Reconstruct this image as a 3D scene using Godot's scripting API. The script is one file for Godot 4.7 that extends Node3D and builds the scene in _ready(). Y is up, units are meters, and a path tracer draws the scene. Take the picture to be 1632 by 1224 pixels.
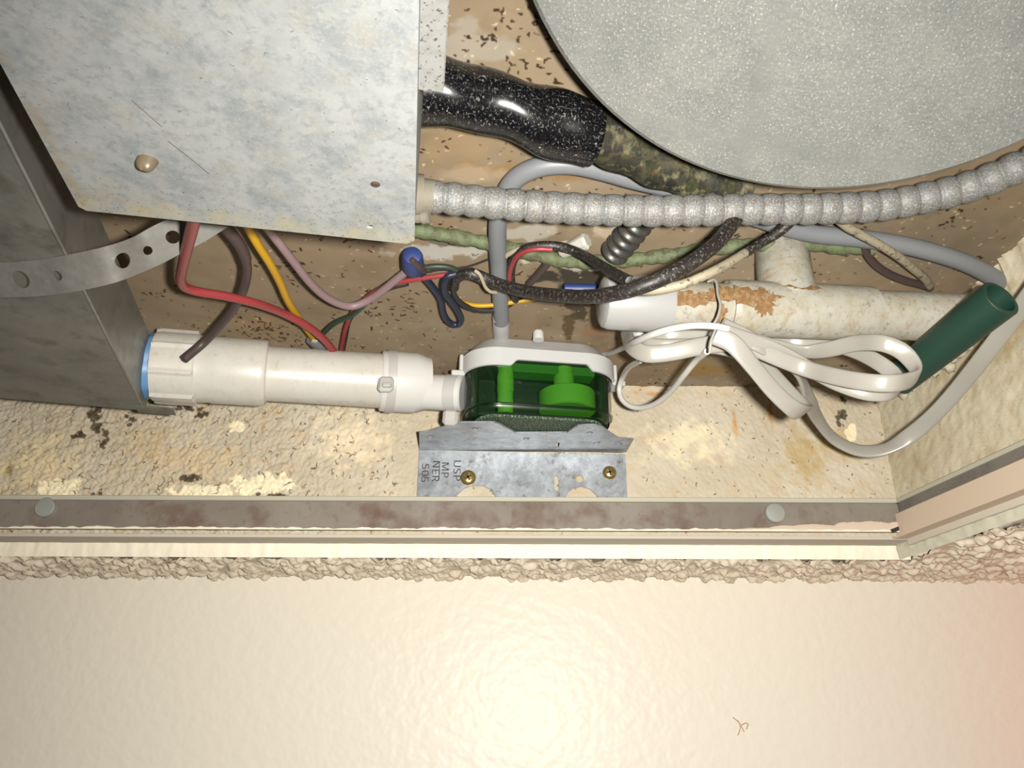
extends Node3D
# A service opening in a popcorn ceiling, seen from below by the light of a phone: a condensate pump on an angle bracket,
# drain pipes, conduit, wires and the underside of a fan coil. Metres; the camera stands at (0, 2.2, 0) and looks towards -z and up.

const UP := 2.2
var M := {}
var used := {}
var dots := RandomNumberGenerator.new()

func _ready():
	dots.seed = 71
	# ---- camera, surroundings, light ----
	var cam = Camera3D.new()
	cam.name = "camera"
	cam.fov = 52.79
	cam.near = 0.01
	cam.far = 20.0
	cam.transform = Transform3D(Basis.from_euler(Vector3(deg_to_rad(23.5), 0, 0)) * Basis.from_euler(Vector3(0, 0, deg_to_rad(0.22))), Vector3(0, UP, 0))
	add_child(cam)
	cam.current = true
	var env = Environment.new()
	env.background_mode = Environment.BG_COLOR
	env.background_color = Color(0.02, 0.02, 0.02)
	env.ambient_light_source = Environment.AMBIENT_SOURCE_DISABLED
	env.tonemap_mode = Environment.TONE_MAPPER_LINEAR
	env.tonemap_exposure = 1.0
	env.sdfgi_enabled = true
	env.ssao_enabled = true
	env.ssil_enabled = true
	var we = WorldEnvironment.new()
	we.name = "surroundings"
	we.environment = env
	add_child(we)
	var flash = SpotLight3D.new()                       # the phone's flash, a little right of and above its lens
	flash.name = "phone_flash"
	flash.position = Vector3(0.038, UP + 0.007, 0.0)
	flash.rotation = Vector3(deg_to_rad(9), deg_to_rad(-2), 0)
	flash.spot_angle = 68
	flash.spot_angle_attenuation = 1.0
	flash.spot_range = 8
	flash.spot_attenuation = 2
	flash.light_color = Color(1.0, 0.985, 0.95)
	flash.light_energy = 1.12
	flash.light_size = 0.01
	flash.shadow_enabled = true
	add_child(flash)
	var warm = OmniLight3D.new()                         # unseen reddish lamp right of the view, placed to tint the wall
	warm.name = "unseen_reddish_lamp"
	warm.position = Vector3(0.79, UP - 0.04, -0.84)
	warm.light_color = Color(1.0, 0.42, 0.34)
	warm.light_energy = 0.02
	warm.omni_range = 6
	warm.omni_attenuation = 2
	warm.light_size = 0.03
	warm.shadow_enabled = true
	add_child(warm)
	make_materials()
	room()
	opening()
	unit()
	pump_and_bracket()
	drain_pipe()
	tee_and_tubes()
	wires()
	cords()

# ------------------------------------------------------------------ naming
func numbered(called: String) -> String:
	var n = used.get(called, -1) + 1
	used[called] = n
	return called if n == 0 else "%s_%03d" % [called, n]

func thing(called: String, label: String, category: String, at := Vector3.ZERO, group := "") -> Node3D:
	var o = Node3D.new()
	o.name = numbered(called)
	o.position = at
	add_child(o, true)
	tag(o, label, category, group)
	return o

func tag(o: Node3D, label: String, category: String, group := ""):
	o.set_meta("label", label)
	o.set_meta("category", category)
	if group != "":
		o.set_meta("group", group)

func put(called: String, mesh: Mesh, m: Material, parent: Node3D = null, label := "") -> MeshInstance3D:
	var o = MeshInstance3D.new()
	o.name = called if parent else numbered(called)
	o.mesh = mesh
	o.material_override = m
	o.cast_shadow = GeometryInstance3D.SHADOW_CASTING_SETTING_ON
	(parent if parent else self).add_child(o, true)
	if label != "":
		o.set_meta("label", label)
	if parent:                                           # shapes are worked out in the place's own coordinates
		o.transform = to_parent(parent)
	return o

func to_parent(p: Node3D) -> Transform3D:
	var t = p.transform
	var q = p.get_parent()
	while q != self and q is Node3D:
		t = q.transform * t
		q = q.get_parent()
	return t.affine_inverse()

func single(called: String, mesh: Mesh, m: Material, label: String, category: String, group := "") -> MeshInstance3D:
	var o = put(called, mesh, m)
	tag(o, label, category, group)
	return o

func struct(called: String, mesh: Mesh, m: Material) -> MeshInstance3D:
	var o = put(called, mesh, m)
	o.set_meta("kind", "structure")
	return o

# ------------------------------------------------------------------ shapes
func begin() -> SurfaceTool:
	var st = SurfaceTool.new()
	st.begin(Mesh.PRIMITIVE_TRIANGLES)
	st.set_smooth_group(0)
	return st

func finish(st: SurfaceTool) -> ArrayMesh:
	st.generate_normals()
	st.index()
	return st.commit()

func tri(st, a, b, c):
	st.add_vertex(a)
	st.add_vertex(b)
	st.add_vertex(c)

func quad(st, a, b, c, d):
	tri(st, a, b, c)
	tri(st, a, c, d)

func box_into(st, c: Vector3, s: Vector3, bev := 0.0, basis := Basis()):
	# a box with chamfered edges, drawn flat
	st.set_smooth_group(-1)
	var h = s * 0.5
	bev = min(bev, min(h.x, min(h.y, h.z)) * 0.9)
	var corner = func(sx, sy, sz, axis):
		var v = Vector3(sx * h.x, sy * h.y, sz * h.z)
		for i in 3:
			if i != axis:
				v[i] -= sign(v[i]) * bev
		return c + basis * v
	for axis in 3:
		var u = (axis + 1) % 3
		var w = (axis + 2) % 3
		for sgn in [-1, 1]:
			var pts = []
			for k in [[-1, -1], [1, -1], [1, 1], [-1, 1]]:
				var sg = [0, 0, 0]
				sg[axis] = sgn
				sg[u] = k[0]
				sg[w] = k[1]
				pts.append(corner.call(sg[0], sg[1], sg[2], axis))
			if sgn > 0:
				pts.reverse()
			quad(st, pts[0], pts[1], pts[2], pts[3])
	if bev > 0.0:
		for axis in 3:
			var u = (axis + 1) % 3
			var w = (axis + 2) % 3
			for su in [-1, 1]:
				for sw in [-1, 1]:
					var sa = [0, 0, 0]
					sa[u] = su
					sa[w] = sw
					sa[axis] = -1
					var a0 = corner.call(sa[0], sa[1], sa[2], u)
					var b0 = corner.call(sa[0], sa[1], sa[2], w)
					sa[axis] = 1
					var a1 = corner.call(sa[0], sa[1], sa[2], u)
					var b1 = corner.call(sa[0], sa[1], sa[2], w)
					if su * sw > 0:
						quad(st, a0, a1, b1, b0)
					else:
						quad(st, a0, b0, b1, a1)
		for sx in [-1, 1]:
			for sy in [-1, 1]:
				for sz in [-1, 1]:
					var a = corner.call(sx, sy, sz, 0)
					var b = corner.call(sx, sy, sz, 1)
					var d = corner.call(sx, sy, sz, 2)
					if sx * sy * sz > 0:
						tri(st, a, d, b)
					else:
						tri(st, a, b, d)

func box(c: Vector3, s: Vector3, bev := 0.0, basis := Basis()) -> ArrayMesh:
	var st = begin()
	box_into(st, c, s, bev, basis)
	return finish(st)

func span(lo: Vector3, hi: Vector3, bev := 0.0) -> ArrayMesh:   # heights are from the camera's level
	return box((lo + hi) * 0.5 + Vector3(0, UP, 0), (hi - lo).abs(), bev)

func frame_of(d: Vector3) -> Basis:
	var y = d.normalized()
	var x = y.cross(Vector3(0.13, 0.31, 0.94)).normalized()
	if x.length() < 0.5:
		x = Vector3.RIGHT
	return Basis(x, y, x.cross(y))

func lathe_into(st, a: Vector3, b: Vector3, prof: Array, sides := 32, bump = null):
	# prof: [[t, r], ...] with t from 0 at a to 1 at b; a repeated t makes a sharp step
	var f = frame_of(b - a)
	var group = 1
	var rings = []
	for p in prof:
		var ring = []
		for k in sides:
			var th = TAU * k / sides
			var r = p[1] + (bump.call(p[0], th) if bump else 0.0)
			ring.append(a.lerp(b, p[0]) + (f.x * cos(th) + f.z * sin(th)) * r)
		rings.append(ring)
	var length = (b - a).length()
	for i in prof.size() - 1:
		var d0 = Vector2((prof[i + 1][0] - prof[i][0]) * length, prof[i + 1][1] - prof[i][1])
		if d0.length() < 1e-7:
			continue
		if i > 0:
			var d1 = Vector2((prof[i][0] - prof[i - 1][0]) * length, prof[i][1] - prof[i - 1][1])
			if d1.length() > 1e-7 and absf(d0.angle_to(d1)) > 0.6:
				group += 1
		st.set_smooth_group(group)
		for k in sides:
			var k1 = (k + 1) % sides
			var uv = [Vector2(prof[i][0], float(k) / sides), Vector2(prof[i + 1][0], float(k) / sides), Vector2(prof[i + 1][0], float(k + 1) / sides), Vector2(prof[i][0], float(k + 1) / sides)]
			var v = [rings[i][k], rings[i + 1][k], rings[i + 1][k1], rings[i][k1]]
			for q in [0, 1, 2, 0, 2, 3]:
				st.set_uv(uv[q])
				st.add_vertex(v[q])
	for e in [0, prof.size() - 1]:
		if prof[e][1] > 1e-6:
			group += 1
			st.set_smooth_group(group)
			var mid = a.lerp(b, prof[e][0])
			for k in sides:
				var k1 = (k + 1) % sides
				st.set_uv(Vector2(prof[e][0], 0.5))
				if e == 0:
					tri(st, mid, rings[e][k], rings[e][k1])
				else:
					tri(st, mid, rings[e][k1], rings[e][k])

func lathe(a: Vector3, b: Vector3, prof: Array, sides := 32, bump = null) -> ArrayMesh:
	var st = begin()
	lathe_into(st, a, b, prof, sides, bump)
	return finish(st)

func smooth_path(pts: Array, step: float) -> Array:
	# centripetal-looking Catmull-Rom through the points, then even steps
	var fine = []
	var n = pts.size()
	for i in n - 1:
		var p0 = pts[max(i - 1, 0)]
		var p1 = pts[i]
		var p2 = pts[i + 1]
		var p3 = pts[min(i + 2, n - 1)]
		var d1 = p1.distance_to(p2)
		var m1 = (p2 - p0) / max(p0.distance_to(p1) + d1, 1e-6) * d1
		var m2 = (p3 - p1) / max(p2.distance_to(p3) + d1, 1e-6) * d1
		if i == 0:
			m1 = (p2 - p1)
		if i == n - 2:
			m2 = (p2 - p1)
		for k in 16:
			var t = k / 16.0
			var t2 = t * t
			var t3 = t2 * t
			fine.append(p1 * (2 * t3 - 3 * t2 + 1) + m1 * (t3 - 2 * t2 + t) + p2 * (-2 * t3 + 3 * t2) + m2 * (t3 - t2))
	fine.append(pts[n - 1])
	var out = [fine[0]]
	var acc = 0.0
	for i in range(1, fine.size()):
		var a = fine[i - 1]
		var b = fine[i]
		var l = a.distance_to(b)
		var at = 0.0
		while l > 0.0 and acc + l - at >= step:
			at += step - acc
			acc = 0.0
			out.append(a.lerp(b, at / l))
		acc += l - at
	if out[-1].distance_to(fine[-1]) > step * 0.3:
		out.append(fine[-1])
	else:
		out[-1] = fine[-1]
	return out

func sweep_into(st, pts: Array, rad, sides := 12, round_end := true, uv_from := 0.0):
	# rad: a number, or a Callable(distance along, angle) -> radius
	var n = pts.size()
	var tang = []
	for i in n:
		tang.append((pts[min(i + 1, n - 1)] - pts[max(i - 1, 0)]).normalized())
	var x = frame_of(tang[0]).x
	var rings = []
	var runs = []
	var far = uv_from
	for i in n:
		if i > 0:
			far += pts[i].distance_to(pts[i - 1])
		x = (x - tang[i] * x.dot(tang[i])).normalized()
		var z = x.cross(tang[i])
		var ring = []
		for k in sides:
			var th = TAU * k / sides
			var r = rad.call(far, th) if rad is Callable else rad
			ring.append(pts[i] + (x * cos(th) + z * sin(th)) * r)
		rings.append(ring)
		runs.append(far)
	st.set_smooth_group(1)
	for i in n - 1:
		for k in sides:
			var k1 = (k + 1) % sides
			var v = [rings[i][k], rings[i + 1][k], rings[i + 1][k1], rings[i][k1]]
			var uv = [Vector2(runs[i], float(k) / sides), Vector2(runs[i + 1], float(k) / sides), Vector2(runs[i + 1], float(k + 1) / sides), Vector2(runs[i], float(k + 1) / sides)]
			for q in [0, 1, 2, 0, 2, 3]:
				st.set_uv(uv[q])
				st.add_vertex(v[q])
	for e in [0, n - 1]:
		st.set_smooth_group(2 if round_end else 3 + e)
		st.set_uv(Vector2(runs[e], 0.5))
		var r0 = rings[e][0].distance_to(pts[e])
		var mid = pts[e] + tang[e] * (r0 * 0.35 if round_end else 0.0) * (1.0 if e else -1.0)
		for k in sides:
			var k1 = (k + 1) % sides
			if e == 0:
				tri(st, mid, rings[e][k], rings[e][k1])
			else:
				tri(st, mid, rings[e][k1], rings[e][k])

func tube(pts: Array, rad, step := 0.004, sides := 12) -> ArrayMesh:
	var st = begin()
	sweep_into(st, smooth_path(pts, step), rad, sides)
	return finish(st)

func ribbon_into(st, pts: Array, wide: Array, w: float, t: float):
	# a flat cord: pts with, for each, the direction its broad side is measured along
	var path = smooth_path(pts, 0.004)
	var dirs = []
	var n = path.size()
	for i in n:
		var best = 0
		var f = float(i) / (n - 1)
		# find where along the given points this lies
		var near = 1e9
		for k in pts.size():
			var d = pts[k].distance_to(path[i]) + absf(float(k) / (pts.size() - 1) - f) * 0.05
			if d < near:
				near = d
				best = k
		dirs.append(wide[best])
	for turn in 6:
		var soft = dirs.duplicate()
		for i in n:
			soft[i] = (dirs[max(i - 1, 0)] + dirs[i] * 2 + dirs[min(i + 1, n - 1)]).normalized()
		dirs = soft
	var rings = []
	for i in n:
		var tg = (path[min(i + 1, n - 1)] - path[max(i - 1, 0)]).normalized()
		var u = (dirs[i] - tg * dirs[i].dot(tg)).normalized()
		var v = u.cross(tg)
		var ring = []
		for k in 16:
			var th = TAU * k / 16
			var cx = signf(cos(th)) * pow(absf(cos(th)), 0.7)
			var sx = signf(sin(th)) * pow(absf(sin(th)), 0.7)
			ring.append(path[i] + u * cx * w * 0.5 + v * sx * t * 0.5)
		rings.append(ring)
	st.set_smooth_group(1)
	for i in n - 1:
		for k in 16:
			quad(st, rings[i][k], rings[i + 1][k], rings[i + 1][(k + 1) % 16], rings[i][(k + 1) % 16])
	for e in [0, n - 1]:
		st.set_smooth_group(2 + e)
		for k in 16:
			if e == 0:
				tri(st, path[e], rings[e][k], rings[e][(k + 1) % 16])
			else:
				tri(st, path[e], rings[e][(k + 1) % 16], rings[e][k])

func grid(nu: int, nv: int, at: Callable) -> ArrayMesh:
	var v = PackedVector3Array()
	var uv = PackedVector2Array()
	var idx = PackedInt32Array()
	var nn = PackedVector3Array()
	v.resize(nu * nv)
	uv.resize(nu * nv)
	nn.resize(nu * nv)
	for j in nv:
		for i in nu:
			v[j * nu + i] = at.call(float(i) / (nu - 1), float(j) / (nv - 1))
			uv[j * nu + i] = Vector2(float(i) / (nu - 1), float(j) / (nv - 1))
	idx.resize((nu - 1) * (nv - 1) * 6)
	var q = 0
	for j in nv - 1:
		for i in nu - 1:
			var a = j * nu + i
			for k in [a, a + 1, a + nu + 1, a, a + nu + 1, a + nu]:
				idx[q] = k
				q += 1
	for j in nv:
		for i in nu:
			var du = v[j * nu + min(i + 1, nu - 1)] - v[j * nu + max(i - 1, 0)]
			var dv = v[min(j + 1, nv - 1) * nu + i] - v[max(j - 1, 0) * nu + i]
			nn[j * nu + i] = dv.cross(du).normalized()
	var arr = []
	arr.resize(Mesh.ARRAY_MAX)
	arr[Mesh.ARRAY_VERTEX] = v
	arr[Mesh.ARRAY_NORMAL] = nn
	arr[Mesh.ARRAY_TEX_UV] = uv
	arr[Mesh.ARRAY_INDEX] = idx
	var m = ArrayMesh.new()
	m.add_surface_from_arrays(Mesh.PRIMITIVE_TRIANGLES, arr)
	return m

func dense(poly: PackedVector2Array, step: float) -> PackedVector2Array:
	var out = PackedVector2Array()
	for i in poly.size():
		var a = poly[i]
		var b = poly[(i + 1) % poly.size()]
		var n = max(1, int(a.distance_to(b) / step))
		for k in n:
			out.append(a.lerp(b, float(k) / n))
	return out

func plate_into(st, outline: PackedVector2Array, holes: Array, thick: float, xf: Callable, step := 0.004):
	# a sheet with real holes: xf(point, height) places it
	var edge = dense(outline, step)
	var pts = PackedVector2Array(edge)
	var loops = [edge]
	for h in holes:
		loops.append(h)
		pts.append_array(h)
	var lo = edge[0]
	var hi = edge[0]
	for p in edge:
		lo = lo.min(p)
		hi = hi.max(p)
	var gx = lo.x + step
	while gx < hi.x:
		var gy = lo.y + step
		while gy < hi.y:
			var p = Vector2(gx, gy) + Vector2(step, step) * 0.13 * sin(gx * 9000 + gy * 5000)
			var ok = Geometry2D.is_point_in_polygon(p, edge)
			if ok:
				for l in loops:
					for q in l:
						if q.distance_squared_to(p) < step * step * 0.3:
							ok = false
							break
					if not ok:
						break
			if ok:
				for h in holes:
					if Geometry2D.is_point_in_polygon(p, h):
						ok = false
			if ok:
				pts.append(p)
			gy += step
		gx += step
	var t = Geometry2D.triangulate_delaunay(pts)
	var i = 0
	while i < t.size():
		var a = pts[t[i]]
		var b = pts[t[i + 1]]
		var c = pts[t[i + 2]]
		i += 3
		var m = (a + b + c) / 3.0
		if not Geometry2D.is_point_in_polygon(m, edge):
			continue
		var inside = false
		for h in holes:
			if Geometry2D.is_point_in_polygon(m, h):
				inside = true
		if inside:
			continue
		if (b - a).cross(c - a) < 0:
			var s = b
			b = c
			c = s
		for q in [[1, a, thick], [1, c, thick], [1, b, thick], [2, a, 0.0], [2, b, 0.0], [2, c, 0.0]]:
			st.set_smooth_group(q[0])
			st.set_uv(q[1])
			st.add_vertex(xf.call(q[1], q[2]))
	var g = 3
	for l in loops:
		st.set_smooth_group(-1 if l == edge else g)
		g += 1
		for k in l.size():
			var a = l[k]
			var b = l[(k + 1) % l.size()]
			quad(st, xf.call(a, 0.0), xf.call(b, 0.0), xf.call(b, thick), xf.call(a, thick))

func circle(c: Vector2, r: float, n := 18, sx := 1.0, sy := 1.0) -> PackedVector2Array:
	var out = PackedVector2Array()
	for k in n:
		out.append(c + Vector2(cos(TAU * k / n) * sx, sin(TAU * k / n) * sy) * r)
	return out

# ------------------------------------------------------------------ materials
func lin(r: float, g: float, b: float) -> Color:
	return Color(r, g, b).linear_to_srgb()

func mat(called: String, c: Color, rough := 0.6, metal := 0.0, spec := 0.5) -> StandardMaterial3D:
	var m = StandardMaterial3D.new()
	m.resource_name = called
	m.albedo_color = c
	m.roughness = rough
	m.metallic = metal
	m.metallic_specular = spec
	M[called] = m
	return m

func noise(kind: int, freq: float, octaves := 4, sd := 1) -> FastNoiseLite:
	var n = FastNoiseLite.new()
	n.noise_type = kind
	n.frequency = freq
	n.fractal_octaves = octaves
	n.fractal_type = FastNoiseLite.FRACTAL_FBM if octaves > 1 else FastNoiseLite.FRACTAL_NONE
	n.seed = sd
	return n

func cloud(freq: float, sd: int) -> FastNoiseLite:
	var n = noise(SIMPLEX, freq, 6, sd)
	n.fractal_gain = 0.62
	n.fractal_lacunarity = 2.1
	return n

func cells(freq: float, sd := 1, returns := FastNoiseLite.RETURN_DISTANCE) -> FastNoiseLite:
	var n = noise(FastNoiseLite.TYPE_CELLULAR, freq, 1, sd)
	n.cellular_return_type = returns
	n.cellular_jitter = 1.0
	return n

const SIMPLEX := FastNoiseLite.TYPE_SIMPLEX_SMOOTH

# layers: [noise, low, high, linear colour, strength]; the noise is stretched to 0..255, and between low and high the colour comes in
func layered(w: int, h: int, base: Color, layers: Array) -> Image:
	var n = w * h
	var r = PackedFloat32Array()
	var g = PackedFloat32Array()
	var b = PackedFloat32Array()
	r.resize(n)
	g.resize(n)
	b.resize(n)
	r.fill(base.r)
	g.fill(base.g)
	b.fill(base.b)
	for l in layers:
		var src: PackedByteArray = l[0].get_seamless_image(w, h).get_data()
		var look = PackedFloat32Array()
		look.resize(256)
		for i in 256:
			look[i] = clampf(float(i - l[1]) / float(l[2] - l[1]), 0.0, 1.0) * l[4]
		var c: Color = l[3]
		for i in n:
			var t: float = look[src[i]]
			if t > 0.0:
				r[i] += (c.r - r[i]) * t
				g[i] += (c.g - g[i]) * t
				b[i] += (c.b - b[i]) * t
	var curve = PackedByteArray()
	curve.resize(1025)
	for i in 1025:
		curve[i] = int(Color(i / 1024.0, 0, 0).linear_to_srgb().r * 255.0 + 0.5)
	var out = PackedByteArray()
	out.resize(n * 3)
	for i in n:
		out[i * 3] = curve[clampi(int(r[i] * 1024.0), 0, 1024)]
		out[i * 3 + 1] = curve[clampi(int(g[i] * 1024.0), 0, 1024)]
		out[i * 3 + 2] = curve[clampi(int(b[i] * 1024.0), 0, 1024)]
	return Image.create_from_data(w, h, false, Image.FORMAT_RGB8, out)

func blot(im: Image, at: Vector2, size: Vector2, c: Color, strength: float, rag: FastNoiseLite, edge := 0.35, turn := 0.0):
	# a stain with a ragged edge, in pixels of the picture
	var reach = max(size.x, size.y) * 1.5
	for y in range(max(0, int(at.y - reach)), min(im.get_height(), int(at.y + reach))):
		for x in range(max(0, int(at.x - reach)), min(im.get_width(), int(at.x + reach))):
			var d = (Vector2(x, y) - at).rotated(-turn) / size
			var v = 1.0 - d.length() + rag.get_noise_2d(x, y) * 0.8
			if v > 0.0:
				var t = clampf(v / edge, 0.0, 1.0) * strength
				im.set_pixel(x, y, im.get_pixel(x, y).lerp(c, t))

func squiggle(im: Image, at: Vector2, length: float, width: float, c: Color, strength: float):
	var p = at
	var a = dots.randf() * TAU
	var bend = dots.randf_range(-0.5, 0.5)
	var n = int(length)
	for i in n:
		a += bend + dots.randf_range(-0.35, 0.35)
		p += Vector2(cos(a), sin(a))
		var r = width * (0.5 + 0.5 * sin(PI * (i + 0.5) / n))
		for y in range(int(p.y - r), int(p.y + r) + 1):
			for x in range(int(p.x - r), int(p.x + r) + 1):
				if x >= 0 and y >= 0 and x < im.get_width() and y < im.get_height() and Vector2(x, y).distance_to(p) <= r:
					im.set_pixel(x, y, im.get_pixel(x, y).lerp(c, strength))

func look(m: StandardMaterial3D, im: Image, size := Vector3.ZERO) -> StandardMaterial3D:
	# size: metres that one repeat covers, triplanar in the world; none: by the mesh's own coordinates
	m.albedo_texture = ImageTexture.create_from_image(im)
	m.albedo_color = Color.WHITE
	if size != Vector3.ZERO:
		m.uv1_triplanar = true
		m.uv1_world_triplanar = true
		m.uv1_scale = Vector3(1.0 / size.x, 1.0 / size.y, 1.0 / size.z)
	return m

func relief(m: StandardMaterial3D, n: FastNoiseLite, depth_cm: float, px := 512):
	m.heightmap_enabled = true
	m.heightmap_texture = ImageTexture.create_from_image(n.get_seamless_image(px, px))
	m.heightmap_scale = depth_cm

func make_materials():
	var soft = noise(SIMPLEX, 0.008, 5, 3)
	var fine = noise(SIMPLEX, 0.06, 4, 4)
	var tiny = noise(SIMPLEX, 0.22, 2, 5)
	# orange-peel wall paint
	var wall = mat("cream_wall_paint", lin(0.75, 0.70, 0.605), 0.38, 0.0, 0.32)
	wall.uv1_triplanar = true
	wall.uv1_world_triplanar = true
	wall.uv1_scale = Vector3.ONE * (1.0 / 0.40)
	relief(wall, noise(SIMPLEX, 0.042, 2, 9), 0.062)
	mat("popcorn_paint", lin(0.66, 0.57, 0.45), 0.8)
	mat("edge_paint", lin(0.80, 0.74, 0.60), 0.6)
	mat("ledge_paint", lin(0.55, 0.44, 0.34), 0.7)
	mat("right_edge_paint", lin(0.52, 0.50, 0.40), 0.7)
	mat("room_paint", lin(0.5, 0.45, 0.38), 0.8)
	mat("floor_tile", lin(0.25, 0.2, 0.15), 0.6)
	# rusty frame steel, 1.1 m of it along x
	var steel = mat("frame_steel", Color.WHITE, 0.5, 0.0, 0.4)
	var bar = layered(1400, 140, Color(0.175, 0.148, 0.124), [[cloud(0.004, 40), 60, 200, Color(0.235, 0.205, 0.175), 0.8], [cloud(0.012, 41), 140, 215, Color(0.12, 0.07, 0.048), 0.55], [fine, 170, 235, Color(0.11, 0.06, 0.04), 0.4], [tiny, 215, 250, Color(0.3, 0.27, 0.22), 0.3]])
	var ragged = noise(SIMPLEX, 0.03, 4, 400)
	for q in [[Vector3(-0.3382, 2.3904, -0.8000), 26, 26], [Vector3(-0.3103, 2.4005, -0.8000), 18, 14], [Vector3(-0.2413, 2.4028, -0.8000), 60, 12], [Vector3(-0.1680, 2.3964, -0.8000), 34, 40], [Vector3(-0.1413, 2.3911, -0.8000), 22, 26], [Vector3(-0.1091, 2.4013, -0.8000), 44, 22], [Vector3(-0.0527, 2.3928, -0.8000), 52, 26], [Vector3(-0.0332, 2.4016, -0.8000), 20, 20], [Vector3(-0.0067, 2.3997, -0.8000), 34, 30], [Vector3(0.0163, 2.3944, -0.8000), 30, 36], [Vector3(0.0593, 2.4019, -0.8000), 20, 14], [Vector3(0.0792, 2.4040, -0.8000), 32, 10], [Vector3(0.1772, 2.3904, -0.8000), 14, 18], [Vector3(0.2075, 2.3978, -0.8000), 10, 12], [Vector3(-0.4172, 2.3914, -0.8000), 16, 10]]:
		for w in 2:
			blot(bar, Vector2(fposmod(q[0].x / 1.1, 1.0) * 1400.0, 24 + dots.randf() * 92), Vector2(q[1], q[2]), Color("5a4134"), 0.45, ragged, 1.0)
	look(steel, bar, Vector3(1.1, 0.11, 1.1))
	var steel2 = mat("frame_steel_dull", Color.WHITE, 0.6, 0.0, 0.4)
	look(steel2, layered(256, 256, Color(0.13, 0.12, 0.105), [[soft, 110, 200, Color(0.17, 0.155, 0.13), 0.8], [fine, 190, 235, Color(0.05, 0.04, 0.03), 0.7]]), Vector3(0.12, 0.12, 0.12))
	mat("lip_paint", lin(0.42, 0.40, 0.32), 0.6)
	mat("rivet_metal", lin(0.34, 0.35, 0.32), 0.4, 0.3)
	# galvanised metals
	var box_m = mat("dusty_galvanised_sheet", Color.WHITE, 0.55, 0.2, 0.4)
	var sheet = layered(900, 900, Color(0.222, 0.231, 0.231), [[cloud(0.005, 12), 70, 190, Color(0.148, 0.162, 0.168), 0.85], [cloud(0.014, 13), 90, 200, Color(0.235, 0.24, 0.235), 0.7], [cloud(0.03, 14), 130, 215, Color(0.12, 0.13, 0.136), 0.55], [cloud(0.008, 15), 130, 220, Color(0.205, 0.195, 0.17), 0.6], [cloud(0.09, 16), 150, 230, Color(0.29, 0.29, 0.285), 0.5], [tiny, 205, 250, Color(0.08, 0.085, 0.085), 0.6]])
	look(box_m, sheet, Vector3(0.18, 0.18, 0.18))
	# the underside's own picture: 0.2 m a side, limed towards its lower edge
	var plain_m = mat("limed_underside", Color.WHITE, 0.55, 0.15, 0.4)
	var faceim: Image = sheet.duplicate()
	var lime = noise(SIMPLEX, 0.012, 5, 17)
	for k in 16:
		blot(faceim, Vector2(k * 52 + 10, 16 + 14 * sin(k * 2.3)), Vector2(70, 46), Color("8d8c81") if k % 3 else Color("8d8670"), 0.75, lime, 1.1)
	blot(faceim, Vector2(90, 60), Vector2(110, 60), Color("857c68"), 0.5, lime, 1.0)
	blot(faceim, Vector2(12, 200), Vector2(16, 240), Color("80725c"), 0.6, lime, 1.0)
	for k in 260:
		squiggle(faceim, Vector2(dots.randf() * 860, absf(dots.randfn(0, 70))), dots.randf_range(2, 8), 0.9, Color("3f3c34"), dots.randf_range(0.4, 0.9))
	for k in 160:
		squiggle(faceim, Vector2(dots.randf() * 880, dots.randf() * 880), dots.randf_range(2, 14), 1.1, Color("4c5254"), dots.randf_range(0.2, 0.6))
	look(plain_m, faceim)
	plain_m.uv1_scale = Vector3(1.0 / 0.2, 1.0 / 0.2, 1.0)
	var fl = mat("limed_flange", Color.WHITE, 0.6)
	look(fl, layered(256, 256, Color(0.165, 0.165, 0.16), [[cloud(0.02, 18), 90, 200, Color(0.14, 0.137, 0.127), 0.8], [noise(SIMPLEX, 0.06, 3, 19), 185, 200, Color(0.04, 0.036, 0.03), 0.9]]), Vector3(0.05, 0.05, 0.05))
	var edge_m = mat("limed_sheet_edge", Color.WHITE, 0.7)
	look(edge_m, layered(256, 256, Color(0.17, 0.16, 0.125), [[soft, 120, 190, Color(0.15, 0.125, 0.085), 0.7], [fine, 195, 240, Color(0.07, 0.065, 0.055), 0.8]]), Vector3(0.06, 0.06, 0.06))
	var drum = mat("galvanised_painted_glints", Color.WHITE, 0.45, 0.3, 0.5)
	look(drum, layered(1100, 1100, Color(0.172, 0.176, 0.165), [[cloud(0.003, 22), 60, 200, Color(0.215, 0.217, 0.20), 0.9], [cloud(0.006, 23), 90, 210, Color(0.132, 0.138, 0.134), 0.75], [noise(SIMPLEX, 0.10, 3, 24), 140, 210, Color(0.23, 0.23, 0.215), 0.6], [noise(SIMPLEX, 0.13, 2, 25), 178, 215, Color(0.5, 0.5, 0.47), 0.85], [noise(SIMPLEX, 0.12, 2, 27), 175, 220, Color(0.09, 0.092, 0.088), 0.6], [cloud(0.02, 28), 190, 225, Color(0.26, 0.26, 0.24), 0.6]]), Vector3(0.25, 0.25, 0.25))  # the palest flecks are glints painted into the sheet's colour
	relief(drum, noise(SIMPLEX, 0.14, 2, 26), 0.02)
	var pan = mat("dark_galvanised_sheet", Color.WHITE, 0.42, 0.65, 0.4)
	look(pan, layered(512, 512, Color(0.19, 0.195, 0.18), [[cloud(0.006, 30), 60, 200, Color(0.26, 0.26, 0.235), 0.8], [cloud(0.015, 31), 130, 215, Color(0.13, 0.128, 0.108), 0.8], [cloud(0.04, 32), 160, 225, Color(0.30, 0.27, 0.19), 0.5], [tiny, 235, 252, Color(0.4, 0.4, 0.38), 0.6]]), Vector3(0.3, 0.3, 0.3))
	var strap = mat("zinc_strap", Color.WHITE, 0.42, 0.35, 0.5)
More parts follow.
